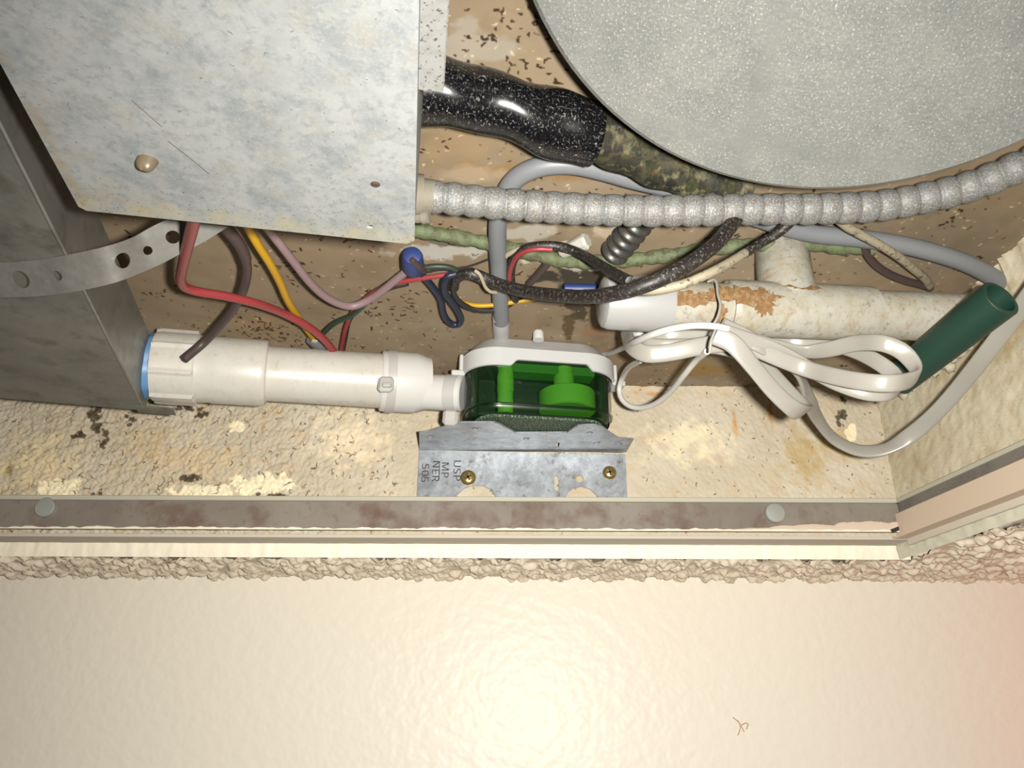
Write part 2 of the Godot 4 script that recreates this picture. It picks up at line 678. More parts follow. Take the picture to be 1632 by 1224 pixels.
	look(strap, layered(256, 256, Color(0.165, 0.16, 0.145), [[cloud(0.02, 33), 80, 200, Color(0.12, 0.117, 0.105), 0.8], [fine, 160, 240, Color(0.22, 0.215, 0.2), 0.6]]), Vector3(0.07, 0.07, 0.07))
	var brk = mat("weathered_zinc_bracket", Color.WHITE, 0.4, 0.45, 0.5)
	look(brk, layered(700, 700, Color(0.30, 0.32, 0.345), [[cloud(0.006, 50), 80, 200, Color(0.19, 0.197, 0.21), 0.75], [cloud(0.012, 51), 90, 220, Color(0.45, 0.49, 0.54), 0.6], [cloud(0.03, 52), 150, 225, Color(0.13, 0.128, 0.125), 0.45], [cloud(0.012, 53), 165, 225, Color(0.085, 0.068, 0.048), 0.75], [noise(SIMPLEX, 0.12, 3, 54), 190, 225, Color(0.50, 0.53, 0.56), 0.5], [tiny, 220, 250, Color(0.06, 0.055, 0.05), 0.7]]), Vector3(0.16, 0.16, 0.16))
	var cond = mat("flexible_conduit_zinc", Color.WHITE, 0.6, 0.2, 0.45)
	look(cond, layered(512, 512, Color(0.19, 0.193, 0.19), [[cloud(0.01, 60), 80, 200, Color(0.13, 0.134, 0.136), 0.8], [cloud(0.02, 61), 110, 200, Color(0.14, 0.115, 0.078), 0.8], [noise(SIMPLEX, 0.07, 2, 62), 150, 205, Color(0.42, 0.42, 0.42), 0.8], [noise(SIMPLEX, 0.08, 2, 64), 160, 210, Color(0.06, 0.058, 0.055), 0.6]]), Vector3(0.06, 0.06, 0.06))
	var cond2 = mat("blackened_conduit", Color.WHITE, 0.4, 0.3)
	look(cond2, layered(256, 256, Color(0.05, 0.05, 0.045), [[fine, 150, 220, Color(0.10, 0.10, 0.09), 0.8], [soft, 190, 230, Color(0.10, 0.06, 0.03), 0.5]]), Vector3(0.04, 0.04, 0.04))
	# pipes
	var pvc = mat("white_drain_plastic", Color.WHITE, 0.34, 0.0, 0.5)
	look(pvc, layered(512, 512, Color(0.50, 0.485, 0.445), [[cloud(0.006, 70), 70, 200, Color(0.46, 0.43, 0.37), 0.7], [cloud(0.03, 71), 150, 230, Color(0.26, 0.21, 0.15), 0.4], [tiny, 228, 252, Color(0.15, 0.12, 0.09), 0.5]]), Vector3(0.2, 0.2, 0.2))
	mat("bright_white_plastic", lin(0.52, 0.51, 0.49), 0.28)
	mat("nylon_tie", lin(0.40, 0.39, 0.37), 0.4)
	mat("blue_tape", lin(0.085, 0.20, 0.37), 0.45)
	mat("clear_sealant", lin(0.28, 0.28, 0.26), 0.35)
	var dirty = mat("stained_drain_plastic", Color.WHITE, 0.45, 0.0, 0.4)
	look(dirty, layered(700, 700, Color(0.36, 0.35, 0.305), [[cloud(0.004, 80), 90, 210, Color(0.30, 0.26, 0.18), 0.75], [cloud(0.012, 81), 140, 220, Color(0.22, 0.20, 0.15), 0.55], [cloud(0.03, 82), 160, 220, Color(0.085, 0.08, 0.07), 0.75], [cloud(0.009, 83), 170, 230, Color(0.25, 0.13, 0.045), 0.7], [cloud(0.02, 84), 140, 215, Color(0.36, 0.35, 0.31), 0.7], [tiny, 215, 250, Color(0.06, 0.05, 0.04), 0.6]]), Vector3(0.17, 0.17, 0.17))
	relief(dirty, cloud(0.02, 85), 0.05)
	mat("cap_plastic", lin(0.30, 0.297, 0.29), 0.3)
	var vinyl = mat("grey_vinyl", lin(0.165, 0.173, 0.186), 0.45)
	mat("vinyl_end", lin(0.42, 0.42, 0.42), 0.4)
	mat("green_pipe_plastic", lin(0.008, 0.034, 0.0225), 0.5)
	var black = mat("black_pipe_wrap", Color.WHITE, 0.2, 0.0, 0.5)
	look(black, layered(900, 900, Color(0.0035, 0.0035, 0.004), [[noise(SIMPLEX, 0.07, 3, 91), 188, 200, Color(0.2, 0.2, 0.19), 0.8], [noise(SIMPLEX, 0.03, 3, 92), 214, 220, Color(0.30, 0.29, 0.26), 0.95], [noise(SIMPLEX, 0.14, 2, 93), 195, 215, Color(0.12, 0.12, 0.115), 0.7], [cloud(0.02, 94), 195, 225, Color(0.07, 0.035, 0.012), 0.7]]), Vector3(0.16, 0.16, 0.16))
	var mould = mat("mouldy_wrap", Color.WHITE, 0.65)
	look(mould, layered(512, 512, Color(0.008, 0.008, 0.007), [[cloud(0.012, 101), 120, 190, Color(0.042, 0.042, 0.012), 0.9], [cloud(0.014, 102), 150, 195, Color(0.17, 0.155, 0.08), 0.8], [cloud(0.015, 103), 180, 215, Color(0.08, 0.035, 0.012), 0.7], [tiny, 200, 240, Color(0.12, 0.12, 0.1), 0.6]]), Vector3(0.10, 0.10, 0.10))
	var verd = mat("verdigris_tube", Color.WHITE, 0.7)
	look(verd, layered(512, 512, Color(0.115, 0.14, 0.068), [[soft, 90, 200, Color(0.08, 0.10, 0.04), 0.8], [cloud(0.010, 111), 135, 185, Color(0.045, 0.038, 0.02), 0.8], [noise(SIMPLEX, 0.07, 4, 112), 180, 225, Color(0.32, 0.33, 0.26), 0.7]]), Vector3(0.06, 0.06, 0.06))
	mat("dark_shade", lin(0.02, 0.018, 0.014), 0.8)  # near black for the shade painted at rim and corner
	mat("ceramic_white", lin(0.42, 0.41, 0.36), 0.4)
	# pump
	var green = mat("clear_green_plastic", Color(0.0, 0.13, 0.012, 0.46), 0.27, 0.0, 0.5)
	green.transparency = BaseMaterial3D.TRANSPARENCY_ALPHA
	green.clearcoat_enabled = true
	green.clearcoat = 1.0
	green.clearcoat_roughness = 0.04
	mat("inner_bright_tint", lin(0.12, 0.52, 0.03), 0.5)  # pale inner parts coloured with the green cast of the reservoir
	mat("inner_mid_tint", lin(0.035, 0.24, 0.015), 0.5)
	mat("inner_added_dark", lin(0.0015, 0.022, 0.004), 0.6)  # for sheets added to darken the see-through inside
	var pad = mat("green_hook_pad", Color.WHITE, 0.7)
	look(pad, layered(256, 256, Color(0.03, 0.06, 0.03), [[noise(SIMPLEX, 0.05, 2, 121), 140, 185, Color(0.26, 0.34, 0.24), 0.9]]), Vector3(0.03, 0.03, 0.03))  # pale specks paint the pad's sparkle into its colour
	relief(pad, noise(SIMPLEX, 0.05, 2, 121), 0.15)
	mat("lid_plastic", lin(0.47, 0.47, 0.465), 0.35)
	mat("lid_plastic_shaded", lin(0.40, 0.40, 0.40), 0.4)  # lid plastic darkened for the shade on its chamfer
	mat("brass_screw", lin(0.42, 0.30, 0.11), 0.3, 0.8)
	mat("screw_recess", lin(0.05, 0.035, 0.012), 0.6)
	mat("stamped_mark", lin(0.035, 0.035, 0.04), 0.6)
	# wires
	mat("red_wire", lin(0.24, 0.032, 0.036), 0.42)
	mat("brown_wire", lin(0.055, 0.036, 0.034), 0.5)
	mat("yellow_wire", lin(0.42, 0.23, 0.008), 0.45)
	mat("mauve_wire", lin(0.20, 0.135, 0.14), 0.5)
	mat("green_wire", lin(0.022, 0.034, 0.024), 0.5)
	mat("blue_black_wire", lin(0.012, 0.016, 0.035), 0.45)
	mat("black_wire", lin(0.02, 0.018, 0.017), 0.5)
	mat("blue_cap", lin(0.018, 0.035, 0.14), 0.5)
	mat("grey_cap", lin(0.12, 0.12, 0.12), 0.5)
	mat("string_white", lin(0.33, 0.28, 0.20), 0.7)
	var sheath = mat("speckled_black_sheath", Color.WHITE, 0.5)
	look(sheath, layered(512, 512, Color(0.013, 0.010, 0.009), [[soft, 130, 200, Color(0.020, 0.015, 0.012), 0.8], [noise(SIMPLEX, 0.06, 3, 131), 172, 190, Color(0.20, 0.19, 0.18), 0.8]]), Vector3(0.09, 0.09, 0.09))
	var flaking = mat("flaking_cream_sheath", Color.WHITE, 0.6)
	look(flaking, layered(256, 256, Color(0.28, 0.245, 0.17), [[noise(SIMPLEX, 0.03, 4, 141), 170, 185, Color(0.03, 0.026, 0.02), 0.95]]), Vector3(0.06, 0.06, 0.06))
	mat("white_cord", lin(0.275, 0.262, 0.232), 0.3)
	mat("thin_white_cable", lin(0.50, 0.49, 0.46), 0.35)
	mat("drip_paint", lin(0.085, 0.065, 0.04), 0.35)
	mat("rust_spot", lin(0.035, 0.018, 0.01), 0.8)
	mat("crumbled_plaster", lin(0.42, 0.38, 0.29), 0.9)

# ------------------------------------------------------------------ the room and the opening
var ridge := FastNoiseLite.new()

func room():
	struct("wall_far", span(Vector3(-1.4, -UP, -1.0744), Vector3(1.4, 0.40, -0.9744)), M.cream_wall_paint)
	struct("wall_left", span(Vector3(-1.5, -UP, -1.0744), Vector3(-1.4, 0.40, 1.5)), M.room_paint)
	struct("wall_right", span(Vector3(1.4, -UP, -1.0744), Vector3(1.5, 0.40, 1.5)), M.room_paint)
	struct("wall_near", span(Vector3(-1.4, -UP, 1.5), Vector3(1.4, 0.40, 1.6)), M.room_paint)
	struct("floor", span(Vector3(-1.5, -UP - 0.1, -1.0744), Vector3(1.5, -UP, 1.6)), M.floor_tile)
	# unseen lamp right of the view, placed to redden the wall there
	var lp = thing("unseen_lamp", "unseen small reddish lamp right of the view, tinting the cream wall", "lamp", Vector3(0.79, UP - 0.04, -0.9744))
	put("lamp_base", lathe(Vector3(0.79, UP - 0.04, -0.976), Vector3(0.79, UP - 0.04, -0.85), [[0, 0.02], [0.15, 0.02], [0.25, 0.012], [1.0, 0.010]], 24), M.room_paint, lp)
	var glow = mat("lamp_glow", Color(1.0, 0.5, 0.42), 0.5)
	glow.emission_enabled = true
	glow.emission = Color(1.0, 0.42, 0.34)
	glow.emission_energy_multiplier = 0.6
	put("lamp_bulb", lathe(Vector3(0.79, UP - 0.04, -0.856), Vector3(0.79, UP - 0.04, -0.824), [[0, 0.006], [0.2, 0.013], [0.5, 0.016], [0.8, 0.013], [1.0, 0.003]], 24), glow, lp)
	# popcorn ceiling round the opening: a lumpy skin below a slab
	var lump = cells(1.0 / 0.0095, 5)
	var lump2 = cells(1.0 / 0.016, 8)
	var drift = noise(SIMPLEX, 30.0, 3, 6)
	var height = func(x, z):
		var d1 = (lump.get_noise_2d(x, z) + 1.0) / 0.62
		var d2 = (lump2.get_noise_2d(x + 3.0, z) + 1.0) / 0.55
		var k = clampf(0.6 + drift.get_noise_2d(x, z) * 1.8, 0.15, 1.0)
		return maxf(0.0055 * sqrt(maxf(0.0, 1.0 - d1 * d1)) * k, 0.0085 * sqrt(maxf(0.0, 1.0 - d2 * d2)) * k * k)
	var far = grid(900, 84, func(u, v):
		var x = lerpf(-0.80, 0.75, u)
		var z = lerpf(-0.976, -0.846, v)
		return Vector3(x, UP + 0.1641 - height.call(x, z), z))
	var c = struct("ceiling", far, M.popcorn_paint)
	var side = grid(180, 380, func(u, v):
		var z = lerpf(-0.846, -0.20, v)
		var x0 = 0.4300 - (z + 0.846) * -0.105
		var x = lerpf(x0 - 0.003, 0.78, u)
		return Vector3(x, UP + 0.1641 - height.call(x, z), z))
	put("popcorn_skin", side, M.popcorn_paint, c)
	put("ceiling_slab", span(Vector3(-1.4, 0.166, -0.9744), Vector3(1.4, 0.20, -0.8475)), M.popcorn_paint, c)
	put("ceiling_slab", span(Vector3(0.53, 0.166, -0.8475), Vector3(1.4, 0.20, 1.5)), M.popcorn_paint, c)
	put("ceiling_slab", span(Vector3(-1.4, 0.166, -0.8475), Vector3(-0.64, 0.20, 1.5)), M.popcorn_paint, c)
	put("ceiling_slab", span(Vector3(-0.64, 0.166, 0.27), Vector3(0.53, 0.20, 1.5)), M.popcorn_paint, c)

func deck_y(z: float) -> float:
	return UP + 0.443 + 0.12 * z

func opening():
	var rag = noise(SIMPLEX, 0.035, 4, 201)
	var rag2 = noise(SIMPLEX, 0.10, 4, 202)
	var ink = Color(0.27, 0.23, 0.18)
	# ---- plaster wall at the far side of the opening, painted in its own coordinates (1.10 m by 0.16 m)
	var im = layered(1650, 240, Color(0.475, 0.412, 0.308), [
		[noise(SIMPLEX, 0.005, 4, 210), 110, 200, Color(0.53, 0.478, 0.38), 0.8],
		[noise(SIMPLEX, 0.012, 4, 211), 150, 215, Color(0.47, 0.36, 0.22), 0.55],
		[noise(SIMPLEX, 0.05, 4, 212), 190, 230, Color(0.36, 0.28, 0.18), 0.5],
		[noise(SIMPLEX, 0.17, 3, 213), 215, 245, Color(0.13, 0.11, 0.08), 0.7]])
	var P = func(v: Vector3): return Vector2((v.x + 0.64) * 1500.0, (UP + 0.362 - v.y) * 1300.0)
	for s in [[Vector3(0.3162, 2.4653, -0.8000), 40, 60, Color("a8894f"), 0.5], [Vector3(0.3526, 2.4798, -0.8000), 50, 30, Color("b09258"), 0.45], [Vector3(0.2701, 2.4509, -0.8000), 50, 25, Color("b9ad94"), 0.6], [Vector3(0.2471, 2.5050, -0.8000), 6, 30, Color("b5762f"), 0.6], [Vector3(0.2874, 2.5164, -0.8000), 5, 18, Color("b5762f"), 0.6], [Vector3(0.1649, 2.5386, -0.8000), 40, 4, Color("b5763a"), 0.6], [Vector3(-0.5109, 2.4513, -0.8000), 90, 60, Color("dcc79a"), 0.6], [Vector3(-0.1754, 2.4813, -0.8000), 80, 50, Color("ead7b4"), 0.6], [Vector3(0.1952, 2.4828, -0.8000), 90, 40, Color("ecdcb9"), 0.6], [Vector3(-0.3493, 2.4555, -0.8000), 120, 40, Color("c8b28c"), 0.6], [Vector3(-0.4016, 2.4804, -0.8000), 70, 30, Color("bda67f"), 0.5], [Vector3(-0.5419, 2.4456, -0.8000), 8, 10, Color("7a5c2c"), 0.6]]:
		blot(im, P.call(s[0]), Vector2(s[1], s[2]), s[3], s[4], rag, 0.8)
	for s in [[Vector3(-0.4615, 2.5036, -0.8000), 20, 13], [Vector3(-0.4461, 2.4802, -0.8000), 10, 12], [Vector3(-0.4752, 2.4873, -0.8000), 13, 7], [Vector3(-0.4228, 2.5008, -0.8000), 9, 6], [Vector3(-0.3648, 2.5174, -0.8000), 15, 8], [Vector3(-0.3482, 2.5100, -0.8000), 10, 10], [Vector3(-0.3383, 2.4380, -0.8000), 16, 9], [Vector3(-0.2532, 2.4190, -0.8000), 22, 8], [Vector3(-0.4463, 2.4189, -0.8000), 8, 6], [Vector3(0.4271, 2.5282, -0.8000), 24, 10], [Vector3(0.3649, 2.5129, -0.8000), 12, 10], [Vector3(0.3716, 2.5318, -0.8000), 8, 6]]:
		for w in 4:
			blot(im, P.call(s[0]) + Vector2(dots.randfn(0, s[1] * 0.6), dots.randfn(0, s[2] * 0.7)), Vector2(s[1], s[2]) * 0.55, ink, 0.8, rag2, 0.3)
	for s in [[Vector3(-0.2648, 2.4313, -0.8000), 50, 16], [Vector3(-0.3234, 2.4208, -0.8000), 60, 14], [Vector3(-0.4840, 2.4236, -0.8000), 40, 16], [Vector3(-0.3046, 2.4968, -0.8000), 12, 8], [Vector3(0.3751, 2.4908, -0.8000), 9, 14]]:
		blot(im, P.call(s[0]), Vector2(s[1], s[2]), Color("efe2c0"), 0.8, rag, 0.12)
	for k in 900:
		var left = dots.randf() < 0.62
		squiggle(im, Vector2(dots.randf_range(60, 780) if left else dots.randf_range(780, 1620), dots.randf_range(20, 236)), dots.randf_range(3, 14 if left else 7), 0.8, ink if dots.randf() < 0.7 else Color("93602f"), dots.randf_range(0.35, 0.8))
	var pm = mat("flaking_plaster", Color.WHITE, 0.75, 0.0, 0.3)
	look(pm, im)
	var rough = noise(SIMPLEX, 55.0, 4, 220)
	var pits = noise(SIMPLEX, 190.0, 3, 221)
	struct("wall_opening_far", grid(760, 110, func(u, v):
		var x = -0.64 + u * 1.10
		var y = UP + 0.362 - v * 0.1846
		var top = clampf(1.0 - v * 9.0, 0.0, 1.0)
		var lefty = 1.0 - smoothstep(-0.25, -0.05, x)
		var amt = 0.0010 + 0.0010 * lefty
		return Vector3(x, y, -0.8035 + rough.get_noise_2d(x, y) * amt + pits.get_noise_2d(x, y) * (0.0007 + 0.0014 * lefty) + top * (0.006 + rough.get_noise_2d(x * 0.6, 9.0) * 0.008))), pm)
	put("backing", span(Vector3(-0.66, 0.176, -0.845), Vector3(0.53, 0.372, -0.812)), M.room_paint, get_node("wall_opening_far"))
	# ---- plaster wall at the right side
	var a = Vector3(0.4095, 0, -0.806)
	var b = Vector3(0.5220, 0, 0.27)
	var n = Vector3(b.z - a.z, 0, -(b.x - a.x)).normalized() * -1.0
	var side_im = layered(1024, 200, Color(0.50, 0.44, 0.315), [
		[noise(SIMPLEX, 0.008, 4, 230), 110, 200, Color(0.56, 0.51, 0.39), 0.8],
		[noise(SIMPLEX, 0.02, 4, 231), 160, 220, Color(0.40, 0.31, 0.18), 0.6],
		[noise(SIMPLEX, 0.11, 4, 232), 195, 230, Color(0.30, 0.24, 0.16), 0.6],
		[noise(SIMPLEX, 0.2, 3, 233), 222, 248, Color(0.13, 0.11, 0.08), 0.7]])
	blot(side_im, Vector2(90, 22), Vector2(40, 9), ink, 0.7, rag2, 0.5)
	blot(side_im, Vector2(150, 28), Vector2(50, 12), Color("8b806a"), 0.8, rag2, 0.5)
	blot(side_im, Vector2(200, 60), Vector2(60, 30), Color("a3906a"), 0.6, rag, 0.6)
	var sm = mat("flaking_plaster_side", Color.WHITE, 0.75, 0.0, 0.3)
	look(sm, side_im)
	struct("wall_opening_right", grid(420, 90, func(u, v):
		var p = a.lerp(b, u)
		var y = deck_y(p.z) + 0.004 - v * (deck_y(p.z) + 0.004 - UP - 0.1774)
		return Vector3(p.x, y, p.z) + n * (rough.get_noise_2d(p.z, y + 5.0) * 0.0010 + pits.get_noise_2d(p.z, y) * 0.0006 + clampf(1.0 - v * 5.0, 0.0, 1.0) * (0.003 + rough.get_noise_2d(p.z * 1.3, 4.0) * 0.008))), sm)
	put("backing", box((a + b) * 0.5 - n * 0.022 + Vector3(0, UP + 0.32, 0), Vector3(0.03, 0.30, 1.09), 0.0, Basis(Vector3.UP, atan2(b.x - a.x, b.z - a.z))), M.room_paint, get_node("wall_opening_right"))
	struct("wall_opening_left", span(Vector3(-0.68, 0.1675, -0.83), Vector3(-0.638, 0.50, 0.29)), M.room_paint)
	struct("wall_opening_near", span(Vector3(-0.64, 0.166, 0.27), Vector3(0.54, 0.50, 0.31)), M.room_paint)
	# ---- the deck above: brown board spattered with paint and grit (1.2 m by 1.1 m)
	var deck = layered(1260, 900, Color(0.208, 0.158, 0.103), [
		[noise(SIMPLEX, 0.004, 4, 240), 110, 200, Color(0.238, 0.188, 0.130), 0.8],
		[noise(SIMPLEX, 0.012, 5, 241), 160, 220, Color(0.165, 0.116, 0.070), 0.5],
		[noise(SIMPLEX, 0.06, 4, 242), 185, 235, Color(0.20, 0.125, 0.06), 0.4]])
	var D = func(v: Vector3): return Vector2((v.x + 0.64) * 1050.0, (v.z + 0.83) * 1100.0)
	for s in [[Vector3(0.3894, 2.5757, -0.5606), 120, 70, Color("6d6353"), 0.75, 0.9], [Vector3(0.3523, 2.5727, -0.5859), 60, 40, Color("7a7060"), 0.6, 0.9], [Vector3(0.3278, 2.5683, -0.6222), 40, 30, Color("8d7a5c"), 0.5, 0.9], [Vector3(0.2079, 2.5509, -0.7673), 40, 16, Color("8a6a38"), 0.7, 0.6], [Vector3(0.2067, 2.5477, -0.7941), 60, 14, Color("8b8378"), 0.6, 0.8], [Vector3(-0.0115, 2.5976, -0.3781), 60, 34, Color("857660"), 0.7, 0.4], [Vector3(-0.0357, 2.5984, -0.3713), 34, 20, Color("918b80"), 0.7, 0.3], [Vector3(-0.0404, 2.5888, -0.4520), 60, 24, Color("8a7659"), 0.6, 0.6], [Vector3(0.0061, 2.5854, -0.4796), 70, 14, Color("85613b"), 0.6, 0.6], [Vector3(-0.0277, 2.5850, -0.4830), 40, 12, Color("9c917e"), 0.6, 0.6], [Vector3(-0.0638, 2.5744, -0.5714), 46, 12, Color("a9a8a2"), 0.8, 0.3], [Vector3(0.0122, 2.5774, -0.5469), 30, 12, Color("a8a49b"), 0.7, 0.3], [Vector3(0.0378, 2.5730, -0.5835), 26, 13, Color("c4c0b4"), 0.8, 0.2], [Vector3(0.0304, 2.5703, -0.6055), 18, 12, Color("35302a"), 0.9, 0.3], [Vector3(0.0618, 2.5704, -0.6053), 34, 26, Color("37322b"), 0.95, 0.3], [Vector3(0.0655, 2.5646, -0.6532), 16, 24, Color("41382c"), 0.9, 0.3], [Vector3(0.0574, 2.5608, -0.6848), 7, 26, Color("51432f"), 0.85, 0.3], [Vector3(0.0691, 2.5720, -0.5919), 22, 10, Color("b9b4a8"), 0.8, 0.2], [Vector3(0.0478, 2.5750, -0.5666), 14, 8, Color("b9b4a8"), 0.7, 0.2], [Vector3(-0.0467, 2.5759, -0.5591), 30, 8, Color("4a4436"), 0.7, 0.3], [Vector3(0.0756, 2.5774, -0.5465), 20, 12, Color("b3a690"), 0.7, 0.3], [Vector3(0.0784, 2.5595, -0.6957), 16, 10, Color("8e6238"), 0.5, 0.6], [Vector3(-0.2487, 2.5606, -0.6869), 60, 24, Color("93795a"), 0.5, 0.8]]:
		blot(deck, D.call(s[0]), Vector2(s[1], s[2]), s[3], s[4], rag, s[5])
	for k in 2600:
		squiggle(deck, Vector2(dots.randf_range(180, 1140), dots.randf_range(30, 560)), dots.randf_range(1, 6), dots.randf_range(0.5, 1.0), Color("40301f") if dots.randf() < 0.5 else Color("b8a484"), dots.randf_range(0.4, 0.9))
	for k in 130:
		var sp = Vector2(dots.randf_range(180, 1140), dots.randf_range(30, 520))
		for w in 3:
			squiggle(deck, sp + Vector2(dots.randfn(0, 3), dots.randfn(0, 3)), dots.randf_range(2, 6), dots.randf_range(0.8, 1.3), Color("342617"), 0.85)
	for c in [Vector3(-0.2613, 2.5606, -0.6870), Vector3(-0.2454, 2.5592, -0.6979), Vector3(-0.2371, 2.5572, -0.7150), Vector3(-0.1055, 2.5657, -0.6443), Vector3(-0.1923, 2.5702, -0.6069), Vector3(-0.1324, 2.5632, -0.6648), Vector3(-0.1346, 2.5782, -0.5400), Vector3(-0.0113, 2.5993, -0.3644), Vector3(0.0131, 2.5976, -0.3780)]:
		for k in 26:
			squiggle(deck, D.call(c) + Vector2(dots.randfn(0, 22), dots.randfn(0, 14)), dots.randf_range(3, 8), dots.randf_range(0.7, 1.2), Color("33261a"), 0.85)
	var dm = mat("spattered_deck_board", Color.WHITE, 0.6, 0.0, 0.3)
	look(dm, deck)
	var swell = noise(SIMPLEX, 18.0, 3, 250)
	struct("ceiling_deck", grid(240, 200, func(u, v):
		var x = -0.64 + u * 1.20
		var z = -0.83 + v * 0.818
		return Vector3(x, deck_y(z) + swell.get_noise_2d(x, z) * 0.0012, z)), dm)
	put("deck_slab", box(Vector3(-0.05, deck_y(-0.30) + 0.024, -0.30), Vector3(1.26, 0.04, 1.2), 0.0, Basis(Vector3.RIGHT, -atan(0.12))), M.room_paint, get_node("ceiling_deck"))
	# ---- the steel frame, its lip and rivets, and the painted edges below
	var t1 = struct("trim_1", span(Vector3(-0.66, 0.1811, -0.808), Vector3(0.4085, 0.2117, -0.7985), 0.0006), M.frame_steel)
	put("lip", span(Vector3(-0.66, 0.2112, -0.806), Vector3(0.4085, 0.2162, -0.7945), 0.0007), M.lip_paint, t1)
	put("paint_line", grid(300, 8, func(u, v):
		var x = -0.66 + u * 1.07
		return Vector3(x, UP + 0.1812 + v * (0.0022 + 0.002 * rough.get_noise_2d(x, 31.0)), -0.7982 + 0.0008 * sin(v * PI))), M.edge_paint, t1)
	put("paint_skim", grid(160, 10, func(u, v):
		var x = 0.18 + u * 0.2285
		var t = smoothstep(0.0, 1.0, u)
		return Vector3(x, UP + 0.1810 + v * (0.0012 + 0.0105 * t * (0.9 + 0.6 * rough.get_noise_2d(x * 0.4, 33.0))), -0.7981 + 0.0006 * sin(v * PI))), M.ledge_paint, t1)
	put("corner_gap_shade", box(Vector3(0.400, UP + 0.1835, -0.7972), Vector3(0.012, 0.004, 0.0006), 0.0002, Basis(Vector3(0, 0, 1), 0.35)), M.dark_shade, t1)  # dark patch put in for the shade of the corner gap
	for q in [Vector3(-0.4881, 2.4028, -0.7935), Vector3(0.2755, 2.3998, -0.7935)]:
		var out = Vector3(0, 0, 1)
		put("rivet", lathe(q - out * 0.005, q + out * 0.0012, [[0, 0.0104], [0.75, 0.0104], [0.93, 0.0095], [1.0, 0.006], [1.0, 0.0]], 32), M.rivet_metal, t1)
	var dir = (b - a).normalized()
	var turn = Basis(Vector3.UP, atan2(dir.x, dir.z))
	var along = func(y0, y1, off0, off1, s0 := 0.0, s1 := 1.08):
		return box(a + dir * (s0 + s1) * 0.5 + n * (off0 + off1) * 0.5 + Vector3(0, UP + (y0 + y1) * 0.5, 0), Vector3(absf(off1 - off0), y1 - y0, s1 - s0), 0.0007, turn)
	var t2 = struct("trim_2", along.call(0.1811, 0.2117, -0.012, 0.0035), M.frame_steel_dull)
	put("lip", along.call(0.2112, 0.2155, -0.012, 0.0062), M.lip_paint, t2)
	struct("trim_3", span(Vector3(-0.66, 0.1806, -0.8475), Vector3(0.445, 0.19, -0.8082), 0.0005), M.ledge_paint)
	struct("trim_4", grid(560, 10, func(u, v):
		var x = lerpf(-0.66, 0.4330, u)
		var y = UP + 0.1819 - v * 0.0208
		return Vector3(x, y, -0.8440 + rough.get_noise_2d(x, y * 0.3) * 0.0012 + 0.0016 * sin(v * PI))), M.edge_paint)
	put("backing", span(Vector3(-0.66, 0.166, -0.8475), Vector3(0.433, 0.1815, -0.8455)), M.edge_paint, get_node("trim_4"))
	var t5 = struct("trim_5", along.call(0.1765, 0.2005, -0.012, 0.0075, -0.012, 1.08), M.ledge_paint)
	put("bead", grid(360, 10, func(u, v):
		var p = a - dir * 0.03 + dir * 1.1 * u
		var y = UP + 0.1775 - v * 0.0175
		return Vector3(p.x, y, p.z) - n * (0.012 - 0.0018 * sin(v * PI) + rough.get_noise_2d(p.z, y) * 0.0014)), M.right_edge_paint, t5)
	# plaster crumbs along the top of the right wall
	var cr = begin()
	for q in [[Vector3(0.4088, 2.5139, -0.7443), 0.006], [Vector3(0.4101, 2.5159, -0.7323), 0.005], [Vector3(0.4130, 2.5142, -0.6850), 0.007], [Vector3(0.4136, 2.5154, -0.6701), 0.009], [Vector3(0.4169, 2.5095, -0.6674), 0.006], [Vector3(0.4169, 2.5154, -0.6481), 0.007], [Vector3(0.4192, 2.5170, -0.6356), 0.006], [Vector3(0.4122, 2.5169, -0.7122), 0.005], [Vector3(0.4216, 2.5202, -0.6229), 0.006], [Vector3(0.4135, 2.5156, -0.7000), 0.004], [Vector3(0.4178, 2.5142, -0.6592), 0.005]]:
		var tilt = Vector3(dots.randfn(), dots.randfn(), dots.randfn()).normalized() * q[1]
		var ph = dots.randf() * 6.0
		lathe_into(cr, q[0] - tilt * 0.7, q[0] + tilt * 0.7, [[0, 0.0], [0.1, q[1] * 0.5], [0.4, q[1] * 0.95], [0.7, q[1] * 0.8], [0.93, q[1] * 0.45], [1, 0.0]], 11, func(t, th): return q[1] * (0.22 * sin(th * 3.0 + ph + t * 5.0) + 0.15 * sin(th * 5.0 + t * 9.0)) * sin(PI * clampf(t, 0.0, 1.0)))
	var crumbs = put("plaster_crumbs", finish(cr), M.crumbled_plaster, get_node("wall_opening_right"))
	crumbs.set_meta("kind", "stuff")

